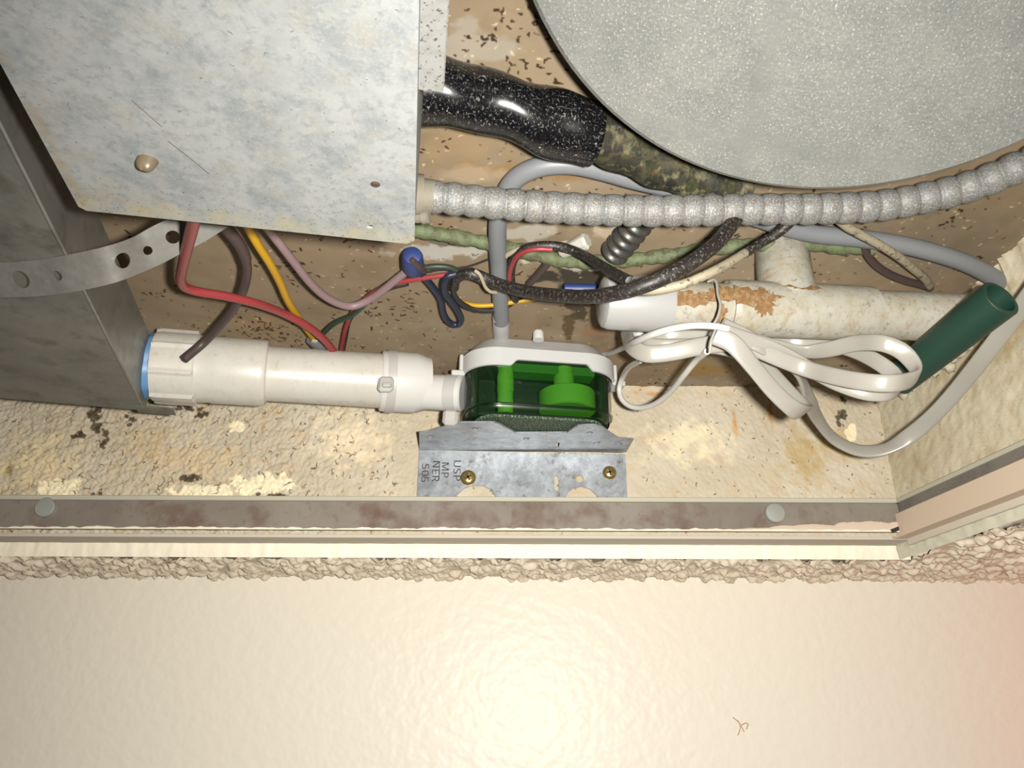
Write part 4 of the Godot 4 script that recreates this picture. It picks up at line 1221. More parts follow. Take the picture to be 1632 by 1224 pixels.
# ------------------------------------------------------------------ tee, tubes, conduit, black pipe
func tee_and_tubes():
	var a = Vector3(0.0715, 2.5095, -0.5450)
	var b = Vector3(0.3917, 2.5170, -0.5850)
	var at = func(px): return (px - 958.0) / 587.0
	var te = thing("drain_tee", "rust stained white drain tee with a capped left end and upright branch", "pipe tee", (a + b) * 0.5)
	put("end_cap", lathe(a, b, [[0.0, 0.0], [0.0, 0.0170], [0.006, 0.0205], [0.02, 0.0222], [0.165, 0.0232], [0.172, 0.0230], [0.174, 0.0205]], 96, func(t, th): return 0.0007 * clampf(cos(th * 40.0) * 3.0 - 1.0, 0.0, 1.0) if t > 0.045 and t < 0.15 else 0.0), M.cap_plastic, te, "bright white ribbed end cap")
	put("run_pipe", lathe(a, b, [[0.15, 0.0196], [0.36, 0.0198]], 48), M.stained_drain_plastic, te)
	put("tee_body", lathe(a, b, [[0.325, 0.0198], [0.325, 0.0220], [0.330, 0.0229], [0.35, 0.0232], [0.70, 0.0234], [0.715, 0.0230], [0.717, 0.0205]], 64), M.stained_drain_plastic, te)
	put("run_pipe", lathe(a, b, [[0.70, 0.0204], [1.0, 0.0210]], 48), M.stained_drain_plastic, te)
	var br = a.lerp(b, at.call(1249.0))
	put("branch", lathe(br, br + Vector3(0.001, 0.082, 0.002), [[0, 0.0238], [0.20, 0.0240], [0.28, 0.0228], [0.72, 0.0222], [0.78, 0.0190], [0.80, 0.0165], [1, 0.0165]], 48), M.stained_drain_plastic, te)
	rust(te, a, b)
	# twist tie hanging from the tee
	single("wire_tie", tube([Vector3(0.1540, 2.5177, -0.5270), Vector3(0.1586, 2.5164, -0.5220), Vector3(0.1580, 2.5006, -0.5180), Vector3(0.1584, 2.4907, -0.5160), Vector3(0.1554, 2.4804, -0.5160), Vector3(0.1508, 2.4723, -0.5160), Vector3(0.1547, 2.4734, -0.5120), Vector3(0.1495, 2.4639, -0.5080), Vector3(0.1458, 2.4551, -0.5080), Vector3(0.1452, 2.4484, -0.5120)], 0.0011, 0.003, 8), M.white_cord, "thin white twist tie holding the coiled cord to the tee", "wire tie")
	# green pipe along the right-hand corner
	var g0 = Vector3(0.3560, 2.4835, -0.4924)
	var g1 = Vector3(0.3220, 2.4619, -0.5913)
	var gp = thing("green_pipe", "short dark green plastic pipe lying along the right corner with an open end", "pipe", (g0 + g1) * 0.5)
	put("pipe_wall", lathe(g1, g0, [[0, 0.0], [0, 0.0138], [1.0, 0.0153], [1.006, 0.0148], [1.006, 0.0120], [0.6, 0.0115], [0.6, 0.0]], 48), M.green_pipe_plastic, gp)
	# grey vinyl hose: up from the pump, over behind the conduit, and on to the green pipe
	var hose = thing("vinyl_hose", "grey translucent vinyl hose rising from the pump and looping to the green pipe", "hose", Vector3(-0.0110, 2.5521, -0.6496))
	put("hose_wall", tube([Vector3(-0.0105, 2.5520, -0.6583), Vector3(-0.0112, 2.5570, -0.6167), Vector3(-0.0119, 2.5613, -0.5806), Vector3(-0.0125, 2.5644, -0.5464), Vector3(-0.0115, 2.5672, -0.5149), Vector3(-0.0069, 2.5710, -0.4916), Vector3(0.0022, 2.5742, -0.4730), Vector3(0.0198, 2.5757, -0.4609), Vector3(0.0429, 2.5760, -0.4584), Vector3(0.0666, 2.5753, -0.4644), Vector3(0.0912, 2.5742, -0.4731), Vector3(0.1211, 2.5732, -0.4821), Vector3(0.1526, 2.5717, -0.4939), Vector3(0.1918, 2.5695, -0.5126), Vector3(0.2432, 2.5672, -0.5315), Vector3(0.2869, 2.5664, -0.5381), Vector3(0.3269, 2.5654, -0.5465), Vector3(0.3624, 2.5623, -0.5557), Vector3(0.3957, 2.5597, -0.5691), Vector3(0.4275, 2.5564, -0.5882), Vector3(0.4529, 2.5536, -0.6118)], 0.0076, 0.005, 16), M.grey_vinyl, hose)
	put("barb_end", lathe(Vector3(-0.0112, 2.5603, -0.7120), Vector3(-0.0110, 2.5531, -0.6490), [[0, 0.0088], [0.25, 0.0086], [0.96, 0.0079], [1, 0.0070]], 24), M.vinyl_end, hose, "pale pushed-on end of the hose")
	# main flexible conduit
	var path = smooth_path([Vector3(-0.0617, 2.5350, -0.4421), Vector3(-0.0427, 2.5350, -0.4455), Vector3(-0.0076, 2.5350, -0.4511), Vector3(0.0371, 2.5350, -0.4559), Vector3(0.0822, 2.5350, -0.4586), Vector3(0.1275, 2.5360, -0.4597), Vector3(0.1730, 2.5380, -0.4606), Vector3(0.2192, 2.5400, -0.4623), Vector3(0.2651, 2.5430, -0.4624), Vector3(0.2998, 2.5470, -0.4572), Vector3(0.3271, 2.5500, -0.4480), Vector3(0.3461, 2.5520, -0.4339), Vector3(0.3598, 2.5530, -0.4207), Vector3(0.3781, 2.5540, -0.3972), Vector3(0.3987, 2.5550, -0.3650)], 0.0010)
	var pitch = 0.0142
	var st = begin()
	sweep_into(st, path, func(s, th):
		var w = fposmod(s / pitch + th / TAU * 0.0, 1.0)
		return 0.0086 + 0.0030 * pow(absf(sin(PI * w)), 0.36), 28, false)
	var fc = thing("flexible_conduit", "long grey corrugated metal conduit crossing from the box under the blower housing", "conduit", path[0])
	put("corrugated_sleeve", finish(st), M.flexible_conduit_zinc, fc)
	var c0 = path[0]
	var cd = (path[6] - path[0]).normalized()
	put("connector", lathe(c0 - cd * 0.012, c0 + cd * 0.006, [[0, 0.0125], [0.35, 0.0125], [0.35, 0.0145], [0.6, 0.0145], [0.6, 0.0120], [1, 0.0118]], 24), M.limed_sheet_edge, fc, "limed connector at the box")
	var cs = Vector3(-0.0636, 2.5220, -0.4497)
	put("clamp_screw", lathe(cs + Vector3(-0.004, 0, 0), cs + Vector3(0.006, -0.001, 0.003), [[0, 0.004], [0.5, 0.0042], [0.5, 0.0052], [0.9, 0.005], [1, 0.003]], 12), M.limed_sheet_edge, fc)
	# second short piece of conduit
	path = smooth_path([Vector3(0.0860, 2.5639, -0.5591), Vector3(0.0918, 2.5655, -0.5455), Vector3(0.0972, 2.5672, -0.5316), Vector3(0.1040, 2.5692, -0.5153), Vector3(0.1100, 2.5707, -0.5024)], 0.0012)
	st = begin()
	sweep_into(st, path, func(s, th): return 0.0112 + 0.0016 * sin(TAU * s / 0.0095), 20, false)
	single("flexible_conduit", finish(st), M.blackened_conduit, "short blackened ribbed conduit stub below the long grey conduit", "conduit")
	# black wrapped pipe
	var bp = thing("black_pipe", "glossy black wrapped pipe speckled with white paint behind the box", "pipe", Vector3(-0.0072, 2.5662, -0.3897))
	var r = func(s, th): return 0.0212 + 0.0016 * sin(s * 60.0) + 0.0010 * sin(s * 140.0 + th * 2.0)
	put("wrap", tube([Vector3(-0.0857, 2.5688, -0.3685), Vector3(-0.0589, 2.5679, -0.3754), Vector3(-0.0353, 2.5673, -0.3810), Vector3(-0.0113, 2.5665, -0.3878), Vector3(0.0134, 2.5644, -0.3968), Vector3(0.0345, 2.5633, -0.4055), Vector3(0.0541, 2.5635, -0.4122)], r, 0.004, 28), M.black_pipe_wrap, bp)
	put("mouldy_wrap", tube([Vector3(0.0455, 2.5647, -0.4106), Vector3(0.0633, 2.5648, -0.4185), Vector3(0.0845, 2.5642, -0.4317), Vector3(0.1089, 2.5635, -0.4455), Vector3(0.1389, 2.5629, -0.4592), Vector3(0.1717, 2.5615, -0.4704)], func(s, th): return 0.0180 - s * 0.02 + 0.0012 * sin(s * 170.0 + th * 3.0), 0.004, 24), M.mouldy_wrap, bp, "mouldy greenish stretch of the wrap")
	# pale green tarnished tube along the deck
	st = begin()
	sweep_into(st, smooth_path([Vector3(-0.1118, 2.5712, -0.5316), Vector3(-0.0813, 2.5708, -0.5352), Vector3(-0.0507, 2.5699, -0.5427), Vector3(-0.0195, 2.5689, -0.5512), Vector3(0.0125, 2.5675, -0.5623), Vector3(0.0343, 2.5665, -0.5704), Vector3(0.0619, 2.5660, -0.5753), Vector3(0.0943, 2.5663, -0.5726), Vector3(0.1313, 2.5670, -0.5665), Vector3(0.1673, 2.5680, -0.5581), Vector3(0.2029, 2.5688, -0.5515), Vector3(0.2504, 2.5689, -0.5512), Vector3(0.2780, 2.5685, -0.5543), Vector3(0.3066, 2.5682, -0.5565)], 0.003), func(s, th): return 0.0060 + 0.0006 * sin(s * 210.0) + 0.0005 * sin(s * 540.0 + th * 2.0), 14)
	single("tarnished_tube", finish(st), M.verdigris_tube, "pale green tarnished tube running along the brown deck behind the wires", "tube")

func rust(te: Node3D, a: Vector3, b: Vector3):
	# flaky rust crusts lying on the tee's upper front, as thin ragged shells
	var f = frame_of(b - a)
	var rag = noise(SIMPLEX, 130.0, 3, 77)
	var m = mat("rust_crust", Color.WHITE, 0.85)
	look(m, layered(256, 256, Color(0.17, 0.085, 0.03), [[noise(SIMPLEX, 0.03, 4, 301), 110, 190, Color(0.27, 0.19, 0.095), 0.8], [noise(SIMPLEX, 0.07, 4, 302), 170, 215, Color(0.08, 0.04, 0.018), 0.8]]), Vector3(0.05, 0.05, 0.05))
	var spots = [[Vector3(0.1410, 2.5046, -0.5250), 0.020, 0.0060, 0.0208], [Vector3(0.1811, 2.5105, -0.5350), 0.026, 0.0085, 0.0244], [Vector3(0.2013, 2.5049, -0.5350), 0.007, 0.011, 0.0244], [Vector3(0.1651, 2.4907, -0.5350), 0.005, 0.008, 0.0243], [Vector3(0.2360, 2.5213, -0.5450), 0.014, 0.0035, 0.0245]]
	var axis = (b - a).normalized()
	var k = 0
	for s in spots:
		var on = a + axis * (s[0] - a).dot(axis)
		var out = (s[0] - on).normalized()
		var side = axis.cross(out)
		var st = begin()
		var edge = PackedVector2Array()
		for i in 40:
			var th = TAU * i / 40.0
			edge.append(Vector2(cos(th) * s[1], sin(th) * s[2]) * (1.0 + 0.75 * rag.get_noise_2d(cos(th) * 0.02 + k, sin(th) * 0.02)))
		plate_into(st, edge, [], 0.0005, func(p, h):
			var ang = p.y / s[3]
			return on + axis * p.x + (out * cos(ang) + side * sin(ang)) * (s[3] + 0.0002 + h), 0.0025)
		put("rust_crust", finish(st), m, te, "flaky orange rust stain")
		k += 1

# ------------------------------------------------------------------ wires and cables
func wires():
	single("red_wire", tube([Vector3(-0.1711, 2.4520, -0.3459), Vector3(-0.1853, 2.4620, -0.3747), Vector3(-0.2067, 2.4760, -0.4166), Vector3(-0.2305, 2.4900, -0.4635), Vector3(-0.2470, 2.5000, -0.4978), Vector3(-0.2514, 2.5040, -0.5146), Vector3(-0.2476, 2.5070, -0.5263), Vector3(-0.2311, 2.5130, -0.5444), Vector3(-0.2141, 2.5200, -0.5690), Vector3(-0.2026, 2.5319, -0.6092), Vector3(-0.1890, 2.5329, -0.6339), Vector3(-0.1806, 2.5337, -0.6609), Vector3(-0.1763, 2.5340, -0.6918), Vector3(-0.1756, 2.5339, -0.7258)], 0.0037, 0.004, 12), M.red_wire, "thick red wire hanging from the box and bending towards the white pipe", "wire")
	single("brown_wire", tube([Vector3(-0.2052, 2.5200, -0.4391), Vector3(-0.2151, 2.5384, -0.4886), Vector3(-0.2113, 2.5365, -0.5042), Vector3(-0.2113, 2.5344, -0.5220), Vector3(-0.2159, 2.5321, -0.5409), Vector3(-0.2262, 2.5284, -0.5637), Vector3(-0.2404, 2.5247, -0.5862), Vector3(-0.2576, 2.5202, -0.6067), Vector3(-0.2783, 2.5119, -0.6261), Vector3(-0.2916, 2.4929, -0.6220)], func(s, th): return 0.0048 if s < 0.09 else 0.0040, 0.004, 12), M.brown_wire, "dark brown wire with a cut end resting over the ribbed white adapter", "wire")
	single("yellow_wire", tube([Vector3(-0.1868, 2.5200, -0.4462), Vector3(-0.1990, 2.5392, -0.4897), Vector3(-0.1977, 2.5379, -0.5095), Vector3(-0.1956, 2.5370, -0.5334), Vector3(-0.1957, 2.5374, -0.5633), Vector3(-0.1975, 2.5378, -0.5936), Vector3(-0.1978, 2.5410, -0.6332), Vector3(-0.1958, 2.5440, -0.6747), Vector3(-0.1956, 2.5467, -0.7023)], 0.0034, 0.004, 12), M.yellow_wire, "yellow wire running down from the box to a grey wire cap", "wire")
	single("mauve_wire", tube([Vector3(-0.1816, 2.5300, -0.4639), Vector3(-0.1829, 2.5380, -0.4919), Vector3(-0.1786, 2.5360, -0.5083), Vector3(-0.1740, 2.5345, -0.5293), Vector3(-0.1689, 2.5335, -0.5545), Vector3(-0.1621, 2.5337, -0.5776), Vector3(-0.1525, 2.5355, -0.5959), Vector3(-0.1424, 2.5383, -0.6055), Vector3(-0.1276, 2.5428, -0.6019), Vector3(-0.1139, 2.5461, -0.5910), Vector3(-0.1002, 2.5497, -0.5778), Vector3(-0.0864, 2.5532, -0.5651)], 0.0035, 0.004, 12), M.mauve_wire, "dusty mauve wire curving from the box to the blue wire cap", "wire")
	single("green_wire", tube([Vector3(-0.1920, 2.5466, -0.6866), Vector3(-0.1821, 2.5466, -0.6702), Vector3(-0.1681, 2.5467, -0.6523), Vector3(-0.1504, 2.5465, -0.6379), Vector3(-0.1338, 2.5470, -0.6163), Vector3(-0.1171, 2.5495, -0.5957), Vector3(-0.1006, 2.5514, -0.5797), Vector3(-0.0841, 2.5528, -0.5685), Vector3(-0.0676, 2.5534, -0.5633), Vector3(-0.0529, 2.5541, -0.5662), Vector3(-0.0407, 2.5536, -0.5786)], 0.0026, 0.003, 10), M.green_wire, "thin dark green wire from the grey cap to the black cable bundle", "wire")
	single("red_wire", tube([Vector3(-0.1773, 2.5446, -0.7197), Vector3(-0.1697, 2.5468, -0.6936), Vector3(-0.1615, 2.5490, -0.6668), Vector3(-0.1497, 2.5503, -0.6389), Vector3(-0.1315, 2.5507, -0.6112), Vector3(-0.1116, 2.5510, -0.5917), Vector3(-0.0911, 2.5511, -0.5822), Vector3(-0.0688, 2.5518, -0.5769), Vector3(-0.0468, 2.5532, -0.5730)], 0.0023, 0.003, 10), M.red_wire, "thin red wire twisting beside the dark green one to the cable bundle", "wire")
	single("black_wire", tube([Vector3(-0.1746, 2.5479, -0.7175), Vector3(-0.1657, 2.5505, -0.6872), Vector3(-0.1567, 2.5530, -0.6587), Vector3(-0.1414, 2.5540, -0.6334), Vector3(-0.1239, 2.5553, -0.6145), Vector3(-0.1078, 2.5558, -0.6019), Vector3(-0.0933, 2.5573, -0.5978)], 0.0024, 0.003, 10), M.black_wire, "thin black wire lying under the thin red wire", "wire")
	# caps
	var w0 = Vector3(-0.0846, 2.5529, -0.5676)
	var bc = thing("twist_connector", "blue round wire cap over twisted wires below the box", "connector", w0)
	put("cap", lathe(w0, Vector3(-0.0818, 2.5486, -0.5367), [[0, 0.0078], [0.25, 0.0096], [0.8, 0.0088], [0.95, 0.0074], [1.0, 0.0040], [1.0, 0.0]], 20), M.blue_cap, bc)
	put("twisted_ends", tube([Vector3(-0.0812, 2.5418, -0.5346), Vector3(-0.0771, 2.5433, -0.5473), Vector3(-0.0749, 2.5493, -0.5638)], 0.0026, 0.002, 10), M.brown_wire, bc)
	var w1 = Vector3(-0.2000, 2.5449, -0.6845)
	var gc = thing("twist_connector", "grey wire cap on the yellow wire above the white pipe", "connector", w1)
	put("cap", lathe(w1, Vector3(-0.1878, 2.5460, -0.7080), [[0, 0.0045], [0.3, 0.0068], [0.85, 0.0082], [1.0, 0.0070]], 18), M.grey_cap, gc)
	put("paper_flag", box(Vector3(-0.1918, 2.5364, -0.6717), Vector3(0.0055, 0.0008, 0.0055), 0.0002, Basis(Vector3.UP, 0.5)), M.ceramic_white, gc)
	# the loops by the hose
	single("blue_wire", tube([Vector3(-0.0823, 2.5546, -0.5703), Vector3(-0.0749, 2.5529, -0.5840), Vector3(-0.0685, 2.5511, -0.5992), Vector3(-0.0646, 2.5494, -0.6131), Vector3(-0.0641, 2.5475, -0.6294), Vector3(-0.0616, 2.5458, -0.6434), Vector3(-0.0563, 2.5448, -0.6515), Vector3(-0.0509, 2.5448, -0.6515), Vector3(-0.0479, 2.5450, -0.6418), Vector3(-0.0503, 2.5451, -0.6239), Vector3(-0.0555, 2.5461, -0.6072), Vector3(-0.0591, 2.5466, -0.5948), Vector3(-0.0593, 2.5481, -0.5823), Vector3(-0.0554, 2.5502, -0.5732), Vector3(-0.0485, 2.5522, -0.5733)], 0.0031, 0.003, 10), M.blue_black_wire, "dark blue wire hanging in a long narrow loop left of the hose", "wire")
	single("yellow_wire", tube([Vector3(-0.0430, 2.5565, -0.5792), Vector3(-0.0511, 2.5555, -0.5871), Vector3(-0.0562, 2.5544, -0.5970), Vector3(-0.0552, 2.5530, -0.6080), Vector3(-0.0507, 2.5519, -0.6173), Vector3(-0.0431, 2.5521, -0.6245), Vector3(-0.0317, 2.5525, -0.6288), Vector3(-0.0166, 2.5535, -0.6292), Vector3(-0.0009, 2.5556, -0.6281), Vector3(0.0206, 2.5580, -0.6251)], 0.0023, 0.003, 10), M.yellow_wire, "thin yellow wire curled round under the black cable", "wire")
	single("black_wire", tube([Vector3(-0.0404, 2.5531, -0.5738), Vector3(-0.0473, 2.5523, -0.5807), Vector3(-0.0523, 2.5510, -0.5914), Vector3(-0.0520, 2.5495, -0.6041), Vector3(-0.0477, 2.5490, -0.6167), Vector3(-0.0386, 2.5496, -0.6283), Vector3(-0.0243, 2.5508, -0.6351), Vector3(-0.0097, 2.5544, -0.6380), Vector3(0.0020, 2.5575, -0.6291), Vector3(0.0124, 2.5596, -0.6199)], 0.0027, 0.003, 10), M.black_wire, "thin black wire curled round beside the thin yellow one", "wire")
	single("white_string", tube([Vector3(-0.0313, 2.5444, -0.5546), Vector3(-0.0277, 2.5430, -0.5582), Vector3(-0.0253, 2.5412, -0.5653), Vector3(-0.0229, 2.5400, -0.5747), Vector3(-0.0188, 2.5401, -0.5822), Vector3(-0.0145, 2.5425, -0.5874)], 0.0016, 0.002, 8), M.string_white, "short white string wound over the black cable", "string")
	# black sheathed cable
	single("black_cable", tube([Vector3(-0.0531, 2.5550, -0.6002), Vector3(-0.0511, 2.5545, -0.5875), Vector3(-0.0447, 2.5521, -0.5742), Vector3(-0.0357, 2.5498, -0.5683), Vector3(-0.0240, 2.5473, -0.5723), Vector3(-0.0088, 2.5387, -0.5692), Vector3(0.0120, 2.5219, -0.5508), Vector3(0.0355, 2.5006, -0.5199), Vector3(0.0566, 2.4839, -0.4926), Vector3(0.0735, 2.4728, -0.4681), Vector3(0.0912, 2.4723, -0.4560), Vector3(0.1105, 2.4806, -0.4533), Vector3(0.1290, 2.4936, -0.4537), Vector3(0.1441, 2.5082, -0.4564), Vector3(0.1582, 2.5278, -0.4601), Vector3(0.1668, 2.5428, -0.4604)], 0.0054, 0.004, 16), M.speckled_black_sheath, "thick black speckled cable sagging across the hose and up to the conduit", "cable")
	single("dark_cable", tube([Vector3(0.0032, 2.5577, -0.6271), Vector3(-0.0009, 2.5587, -0.6027), Vector3(-0.0015, 2.5594, -0.5796), Vector3(0.0017, 2.5599, -0.5593), Vector3(0.0100, 2.5596, -0.5454), Vector3(0.0234, 2.5592, -0.5401), Vector3(0.0378, 2.5583, -0.5395), Vector3(0.0526, 2.5567, -0.5445), Vector3(0.0647, 2.5307, -0.5189), Vector3(0.0739, 2.4998, -0.4854), Vector3(0.0815, 2.4777, -0.4610)], 0.0040, 0.004, 14), M.speckled_black_sheath, "thinner dark brown cable arching right of the hose down to the white cap", "cable")
	single("red_wire", tube([Vector3(0.0008, 2.5541, -0.6072), Vector3(-0.0026, 2.5555, -0.5877), Vector3(-0.0009, 2.5568, -0.5683), Vector3(0.0038, 2.5559, -0.5511), Vector3(0.0120, 2.5550, -0.5413), Vector3(0.0212, 2.5545, -0.5376), Vector3(0.0325, 2.5544, -0.5383)], 0.0021, 0.003, 10), M.red_wire, "thin red wire under the arch of the dark brown cable", "wire")
	single("tan_wire", tube([Vector3(-0.0057, 2.5619, -0.5595), Vector3(0.0027, 2.5610, -0.5496), Vector3(0.0146, 2.5600, -0.5414), Vector3(0.0275, 2.5594, -0.5385)], 0.0022, 0.003, 10), M.string_white, "thin tan wire over the arch of the dark brown cable", "wire")
	single("brown_wire", tube([Vector3(0.0150, 2.5640, -0.6083), Vector3(0.0215, 2.5636, -0.5946), Vector3(0.0282, 2.5644, -0.5801), Vector3(0.0342, 2.5657, -0.5691)], 0.0035, 0.003, 10), M.brown_wire, "short brown wire stub on the stained deck right of the hose", "wire")
	single("black_wire", tube([Vector3(-0.1002, 2.5645, -0.6044), Vector3(-0.0707, 2.5661, -0.5908), Vector3(-0.0397, 2.5669, -0.5846), Vector3(-0.0190, 2.5682, -0.5734), Vector3(-0.0058, 2.5690, -0.5666)], 0.0010, 0.004, 8), M.black_wire, "very thin black wire stretched behind the hose", "wire")
	# blue splice sleeve with a white mark, white ceramic piece
	var b0 = Vector3(0.0458, 2.5516, -0.5948)
	var b1 = Vector3(0.0784, 2.5498, -0.5936)
	var sp = thing("splice_sleeve", "blue splice sleeve with a white mark behind the black cable", "connector", b0.lerp(b1, 0.5))
	put("sleeve", lathe(b0, b1, [[0, 0.0036], [0.03, 0.0044], [0.97, 0.0044], [1, 0.0036]], 18), M.blue_cap, sp)
	put("white_print", box(b0.lerp(b1, 0.35) + Vector3(0, -0.0034, 0.0032), Vector3(0.009, 0.0012, 0.0016), 0.0003), M.ceramic_white, sp)
	put("white_print", box(b0.lerp(b1, 0.45) + Vector3(0, -0.0036, 0.0030), Vector3(0.004, 0.0020, 0.0014), 0.0003), M.ceramic_white, sp)
	var p0 = Vector3(0.0406, 2.5640, -0.5586)
	var p1 = Vector3(0.0626, 2.5660, -0.5417)
	var cw = thing("ceramic_connector", "small ribbed white connector block above the dark cable arch", "connector", p0.lerp(p1, 0.5))
	put("block", lathe(p0, p1, [[0, 0.0030], [0.1, 0.0050], [0.6, 0.0062], [0.92, 0.0072], [1.0, 0.0058]], 20, func(t, th): return 0.0006 * sin(th * 7.0)), M.ceramic_white, cw)
	# half painted cable by the tee
	var pc = thing("painted_cable", "cable with flaking cream paint crossing in front of the tee branch", "cable", Vector3(0.1549, 2.5330, -0.5416))
	put("painted_run", tube([Vector3(0.0832, 2.4817, -0.4779), Vector3(0.0976, 2.4749, -0.4679), Vector3(0.1160, 2.4756, -0.4615), Vector3(0.1337, 2.4828, -0.4599), Vector3(0.1523, 2.4969, -0.4676), Vector3(0.1722, 2.5154, -0.4798)], 0.0034, 0.004, 12), M.flaking_cream_sheath, pc, "stretch still coated in cream paint")
	put("bare_run", tube([Vector3(0.1685, 2.5121, -0.4781), Vector3(0.1838, 2.5234, -0.4802), Vector3(0.1953, 2.5297, -0.4774), Vector3(0.2046, 2.5364, -0.4719), Vector3(0.2101, 2.5429, -0.4678)], 0.0037, 0.004, 12), M.speckled_black_sheath, pc, "bare black stretch")
	# loops right of the tee branch
	single("painted_wire", tube([Vector3(0.2398, 2.5549, -0.4841), Vector3(0.2566, 2.5530, -0.4999), Vector3(0.2736, 2.5526, -0.5118), Vector3(0.2940, 2.5520, -0.5248), Vector3(0.3170, 2.5520, -0.5420), Vector3(0.3404, 2.5534, -0.5634), Vector3(0.3619, 2.5568, -0.5851), Vector3(0.3765, 2.5605, -0.6041)], 0.0036, 0.004, 12), M.flaking_cream_sheath, "cream painted wire slanting down from the conduit right of the tee branch", "wire")
	single("brown_wire", tube([Vector3(0.2948, 2.5653, -0.5475), Vector3(0.3024, 2.5629, -0.5590), Vector3(0.3146, 2.5605, -0.5709), Vector3(0.3316, 2.5591, -0.5828), Vector3(0.3521, 2.5588, -0.5937), Vector3(0.3670, 2.5599, -0.6009), Vector3(0.3802, 2.5618, -0.6096)], 0.0034, 0.004, 12), M.brown_wire, "grey brown wire drooping in a curve above the right end of the tee", "wire")

# ------------------------------------------------------------------ white cord bundle
func cords():
	var cord = thing("flat_cord", "coiled flat white cord bundled under the tee and trailing up the right side", "cord", Vector3(0.1641, 2.4840, -0.5380))
	var face = Vector3(0.1, 0.85, 0.45).normalized()
	var w = 0.0142
	var t = 0.0040
	var m = M.white_cord
	# the long run to the right
	var st = begin()
	var up = Vector3(-0.75, 0.55, 0.2).normalized()
	ribbon_into(st, [Vector3(0.1611, 2.4787, -0.5280), Vector3(0.1749, 2.4753, -0.5340), Vector3(0.1939, 2.4666, -0.5380), Vector3(0.2189, 2.4652, -0.5600), Vector3(0.2366, 2.4599, -0.5800), Vector3(0.2532, 2.4523, -0.6100), Vector3(0.2754, 2.4493, -0.6500), Vector3(0.2980, 2.4391, -0.6750), Vector3(0.3205, 2.4300, -0.6800), Vector3(0.3425, 2.4296, -0.6750), Vector3(0.3601, 2.4377, -0.6600), Vector3(0.3726, 2.4487, -0.6350), Vector3(0.3815, 2.4610, -0.6100), Vector3(0.3866, 2.4742, -0.5750), Vector3(0.3933, 2.4886, -0.5450), Vector3(0.3967, 2.5047, -0.5000), Vector3(0.4016, 2.5254, -0.4500), Vector3(0.4049, 2.5443, -0.4100)],
		[face, face, Vector3(0.63, 0.80, -0.22), Vector3(0.68, 0.63, -0.76), Vector3(0.63, 0.43, -0.86), Vector3(0.83, 0.43, -0.76), Vector3(0.88, 0.63, -0.66), Vector3(0.83, 1.13, -0.56), Vector3(0.34, 1.20, -0.42), Vector3(0.09, 0.90, -0.47), Vector3(-0.60, 0.68, -0.14), up, up, up, up, up, up, up], w, t)
	put("long_run", finish(st), m, cord)
	# a fold that hangs down in front of the plaster
	st = begin()
	var fold = Vector3(0.72, 0.55, -0.1).normalized()
	ribbon_into(st, [Vector3(0.1513, 2.4634, -0.5140), Vector3(0.1637, 2.4567, -0.5140), Vector3(0.1791, 2.4420, -0.5220), Vector3(0.1959, 2.4279, -0.5340), Vector3(0.2127, 2.4185, -0.5460), Vector3(0.2237, 2.4197, -0.5580), Vector3(0.2331, 2.4292, -0.5740), Vector3(0.2283, 2.4440, -0.5820), Vector3(0.2122, 2.4664, -0.5820), Vector3(0.1937, 2.4820, -0.5740)], [face, face, fold, fold, fold, fold, fold, fold, fold, fold], w, t)
	put("fold", finish(st), m, cord)
	# loops to the right
	st = begin()
	ribbon_into(st, [Vector3(0.1701, 2.4934, -0.5580), Vector3(0.1907, 2.4852, -0.5620), Vector3(0.2175, 2.4809, -0.5680), Vector3(0.2408, 2.4774, -0.5699), Vector3(0.2549, 2.4730, -0.5550), Vector3(0.2674, 2.4696, -0.5380), Vector3(0.2779, 2.4612, -0.5211), Vector3(0.2901, 2.4539, -0.5190), Vector3(0.2973, 2.4431, -0.5190), Vector3(0.2973, 2.4341, -0.5170), Vector3(0.2874, 2.4264, -0.5110), Vector3(0.2690, 2.4203, -0.5030), Vector3(0.2547, 2.4242, -0.5097), Vector3(0.2406, 2.4362, -0.5268), Vector3(0.2276, 2.4502, -0.5439), Vector3(0.2063, 2.4583, -0.5420), Vector3(0.1842, 2.4665, -0.5380), Vector3(0.1619, 2.4720, -0.5340)],
		[face, face, Vector3(0, 0.4, 0.9), Vector3(0, 0.3, 0.9), Vector3(0, 0.6, 0.7), face, face, face, Vector3(0.3, 0.5, 0.8), Vector3(0.0, 0.4, 0.9), face, face, face, face, face, face, face, face], 0.0128, t)
	put("loop", finish(st), m, cord)
	st = begin()
	ribbon_into(st, [Vector3(0.1793, 2.5042, -0.5900), Vector3(0.2083, 2.5029, -0.5980), Vector3(0.2422, 2.5032, -0.6020), Vector3(0.2687, 2.4945, -0.5891), Vector3(0.2827, 2.4823, -0.5762), Vector3(0.2946, 2.4648, -0.5632), Vector3(0.3041, 2.4508, -0.5590), Vector3(0.3010, 2.4387, -0.5510), Vector3(0.2844, 2.4283, -0.5390), Vector3(0.2682, 2.4291, -0.5397), Vector3(0.2504, 2.4389, -0.5447), Vector3(0.2325, 2.4529, -0.5498), Vector3(0.2094, 2.4632, -0.5420), Vector3(0.1857, 2.4683, -0.5340), Vector3(0.1600, 2.4733, -0.5260)],
		[face, face, face, face, face, face, Vector3(0.3, 0.6, 0.7), Vector3(0, 0.4, 0.9), face, face, face, Vector3(0, 0.5, 0.8), Vector3(0, 0.4, 0.9), face, face], 0.0128, t)
	put("loop", finish(st), m, cord)
	# loops to the left
	st = begin()
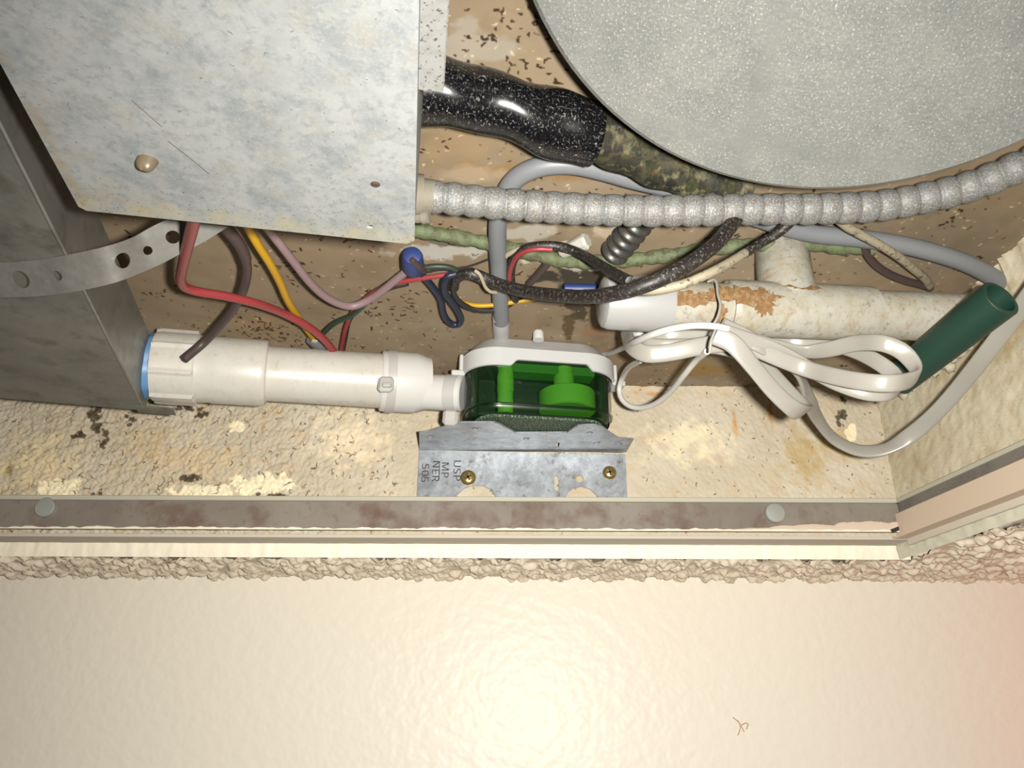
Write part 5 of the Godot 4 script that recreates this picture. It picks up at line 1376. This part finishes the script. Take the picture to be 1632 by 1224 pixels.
	ribbon_into(st, [Vector3(0.1676, 2.4703, -0.5380), Vector3(0.1460, 2.4717, -0.5500), Vector3(0.1250, 2.4705, -0.5580), Vector3(0.1081, 2.4713, -0.5620), Vector3(0.0988, 2.4814, -0.5700), Vector3(0.0978, 2.4988, -0.5860), Vector3(0.0999, 2.5153, -0.5980), Vector3(0.1071, 2.5170, -0.6060), Vector3(0.1210, 2.5074, -0.6100), Vector3(0.1462, 2.5118, -0.6100), Vector3(0.1656, 2.5107, -0.5980), Vector3(0.1826, 2.5048, -0.5820)], [face, face, face, face, Vector3(0.4, 0.6, 0.6), Vector3(0.3, 0.1, 0.9), Vector3(0.5, 0.1, 0.8), face, face, face, face, face], w, t)
	put("loop", finish(st), m, cord)
	st = begin()
	ribbon_into(st, [Vector3(0.1830, 2.4719, -0.5580), Vector3(0.1656, 2.4803, -0.5660), Vector3(0.1446, 2.4841, -0.5740), Vector3(0.1221, 2.4860, -0.5780), Vector3(0.1103, 2.4935, -0.5860), Vector3(0.1308, 2.5027, -0.5900), Vector3(0.1557, 2.5011, -0.5820), Vector3(0.1768, 2.4936, -0.5740)], [face, face, face, face, face, face, face, face], w * 0.9, t)
	put("loop", finish(st), m, cord)
	# the two round leads of the pump
	single("pump_lead", tube([Vector3(0.0917, 2.5531, -0.7350), Vector3(0.0989, 2.5409, -0.7050), Vector3(0.1000, 2.5097, -0.6300), Vector3(0.0974, 2.4779, -0.5550), Vector3(0.1063, 2.4683, -0.5220), Vector3(0.1181, 2.4669, -0.5100), Vector3(0.1333, 2.4670, -0.5050), Vector3(0.1495, 2.4665, -0.5050), Vector3(0.1594, 2.4661, -0.5080)], 0.0026, 0.004, 12), M.thin_white_cable, "thin white lead running from the pump lid up to the tied cord", "cable")
	single("pump_lead", tube([Vector3(0.1107, 2.4836, -0.6000), Vector3(0.1085, 2.5002, -0.6500), Vector3(0.1085, 2.5085, -0.6900), Vector3(0.1064, 2.5029, -0.7050), Vector3(0.1077, 2.4915, -0.7050), Vector3(0.1145, 2.4815, -0.7000), Vector3(0.1242, 2.4756, -0.6900), Vector3(0.1343, 2.4721, -0.6700), Vector3(0.1421, 2.4709, -0.6400), Vector3(0.1461, 2.4696, -0.6000), Vector3(0.1502, 2.4697, -0.5700), Vector3(0.1513, 2.4630, -0.5400)], 0.0026, 0.004, 12), M.thin_white_cable, "thin white lead hanging in a loop right of the green reservoir", "cable")
	# a scar in the paint of the wall below
	var sc = begin()
	for q in [[Vector3(0.2570, 2.2043, -0.9742), Vector3(0.2636, 2.1984, -0.9742), Vector3(0.2683, 2.1891, -0.9742)], [Vector3(0.2625, 2.2010, -0.9742), Vector3(0.2646, 2.1944, -0.9742), Vector3(0.2607, 2.1852, -0.9742)], [Vector3(0.2663, 2.1964, -0.9742), Vector3(0.2737, 2.1984, -0.9742), Vector3(0.2715, 2.1918, -0.9742)]]:
		sweep_into(sc, smooth_path(q, 0.003), 0.0007, 6)
	put("paint_scar", finish(sc), mat("scar_brown", lin(0.5, 0.33, 0.22), 0.6), get_node("wall_far"))
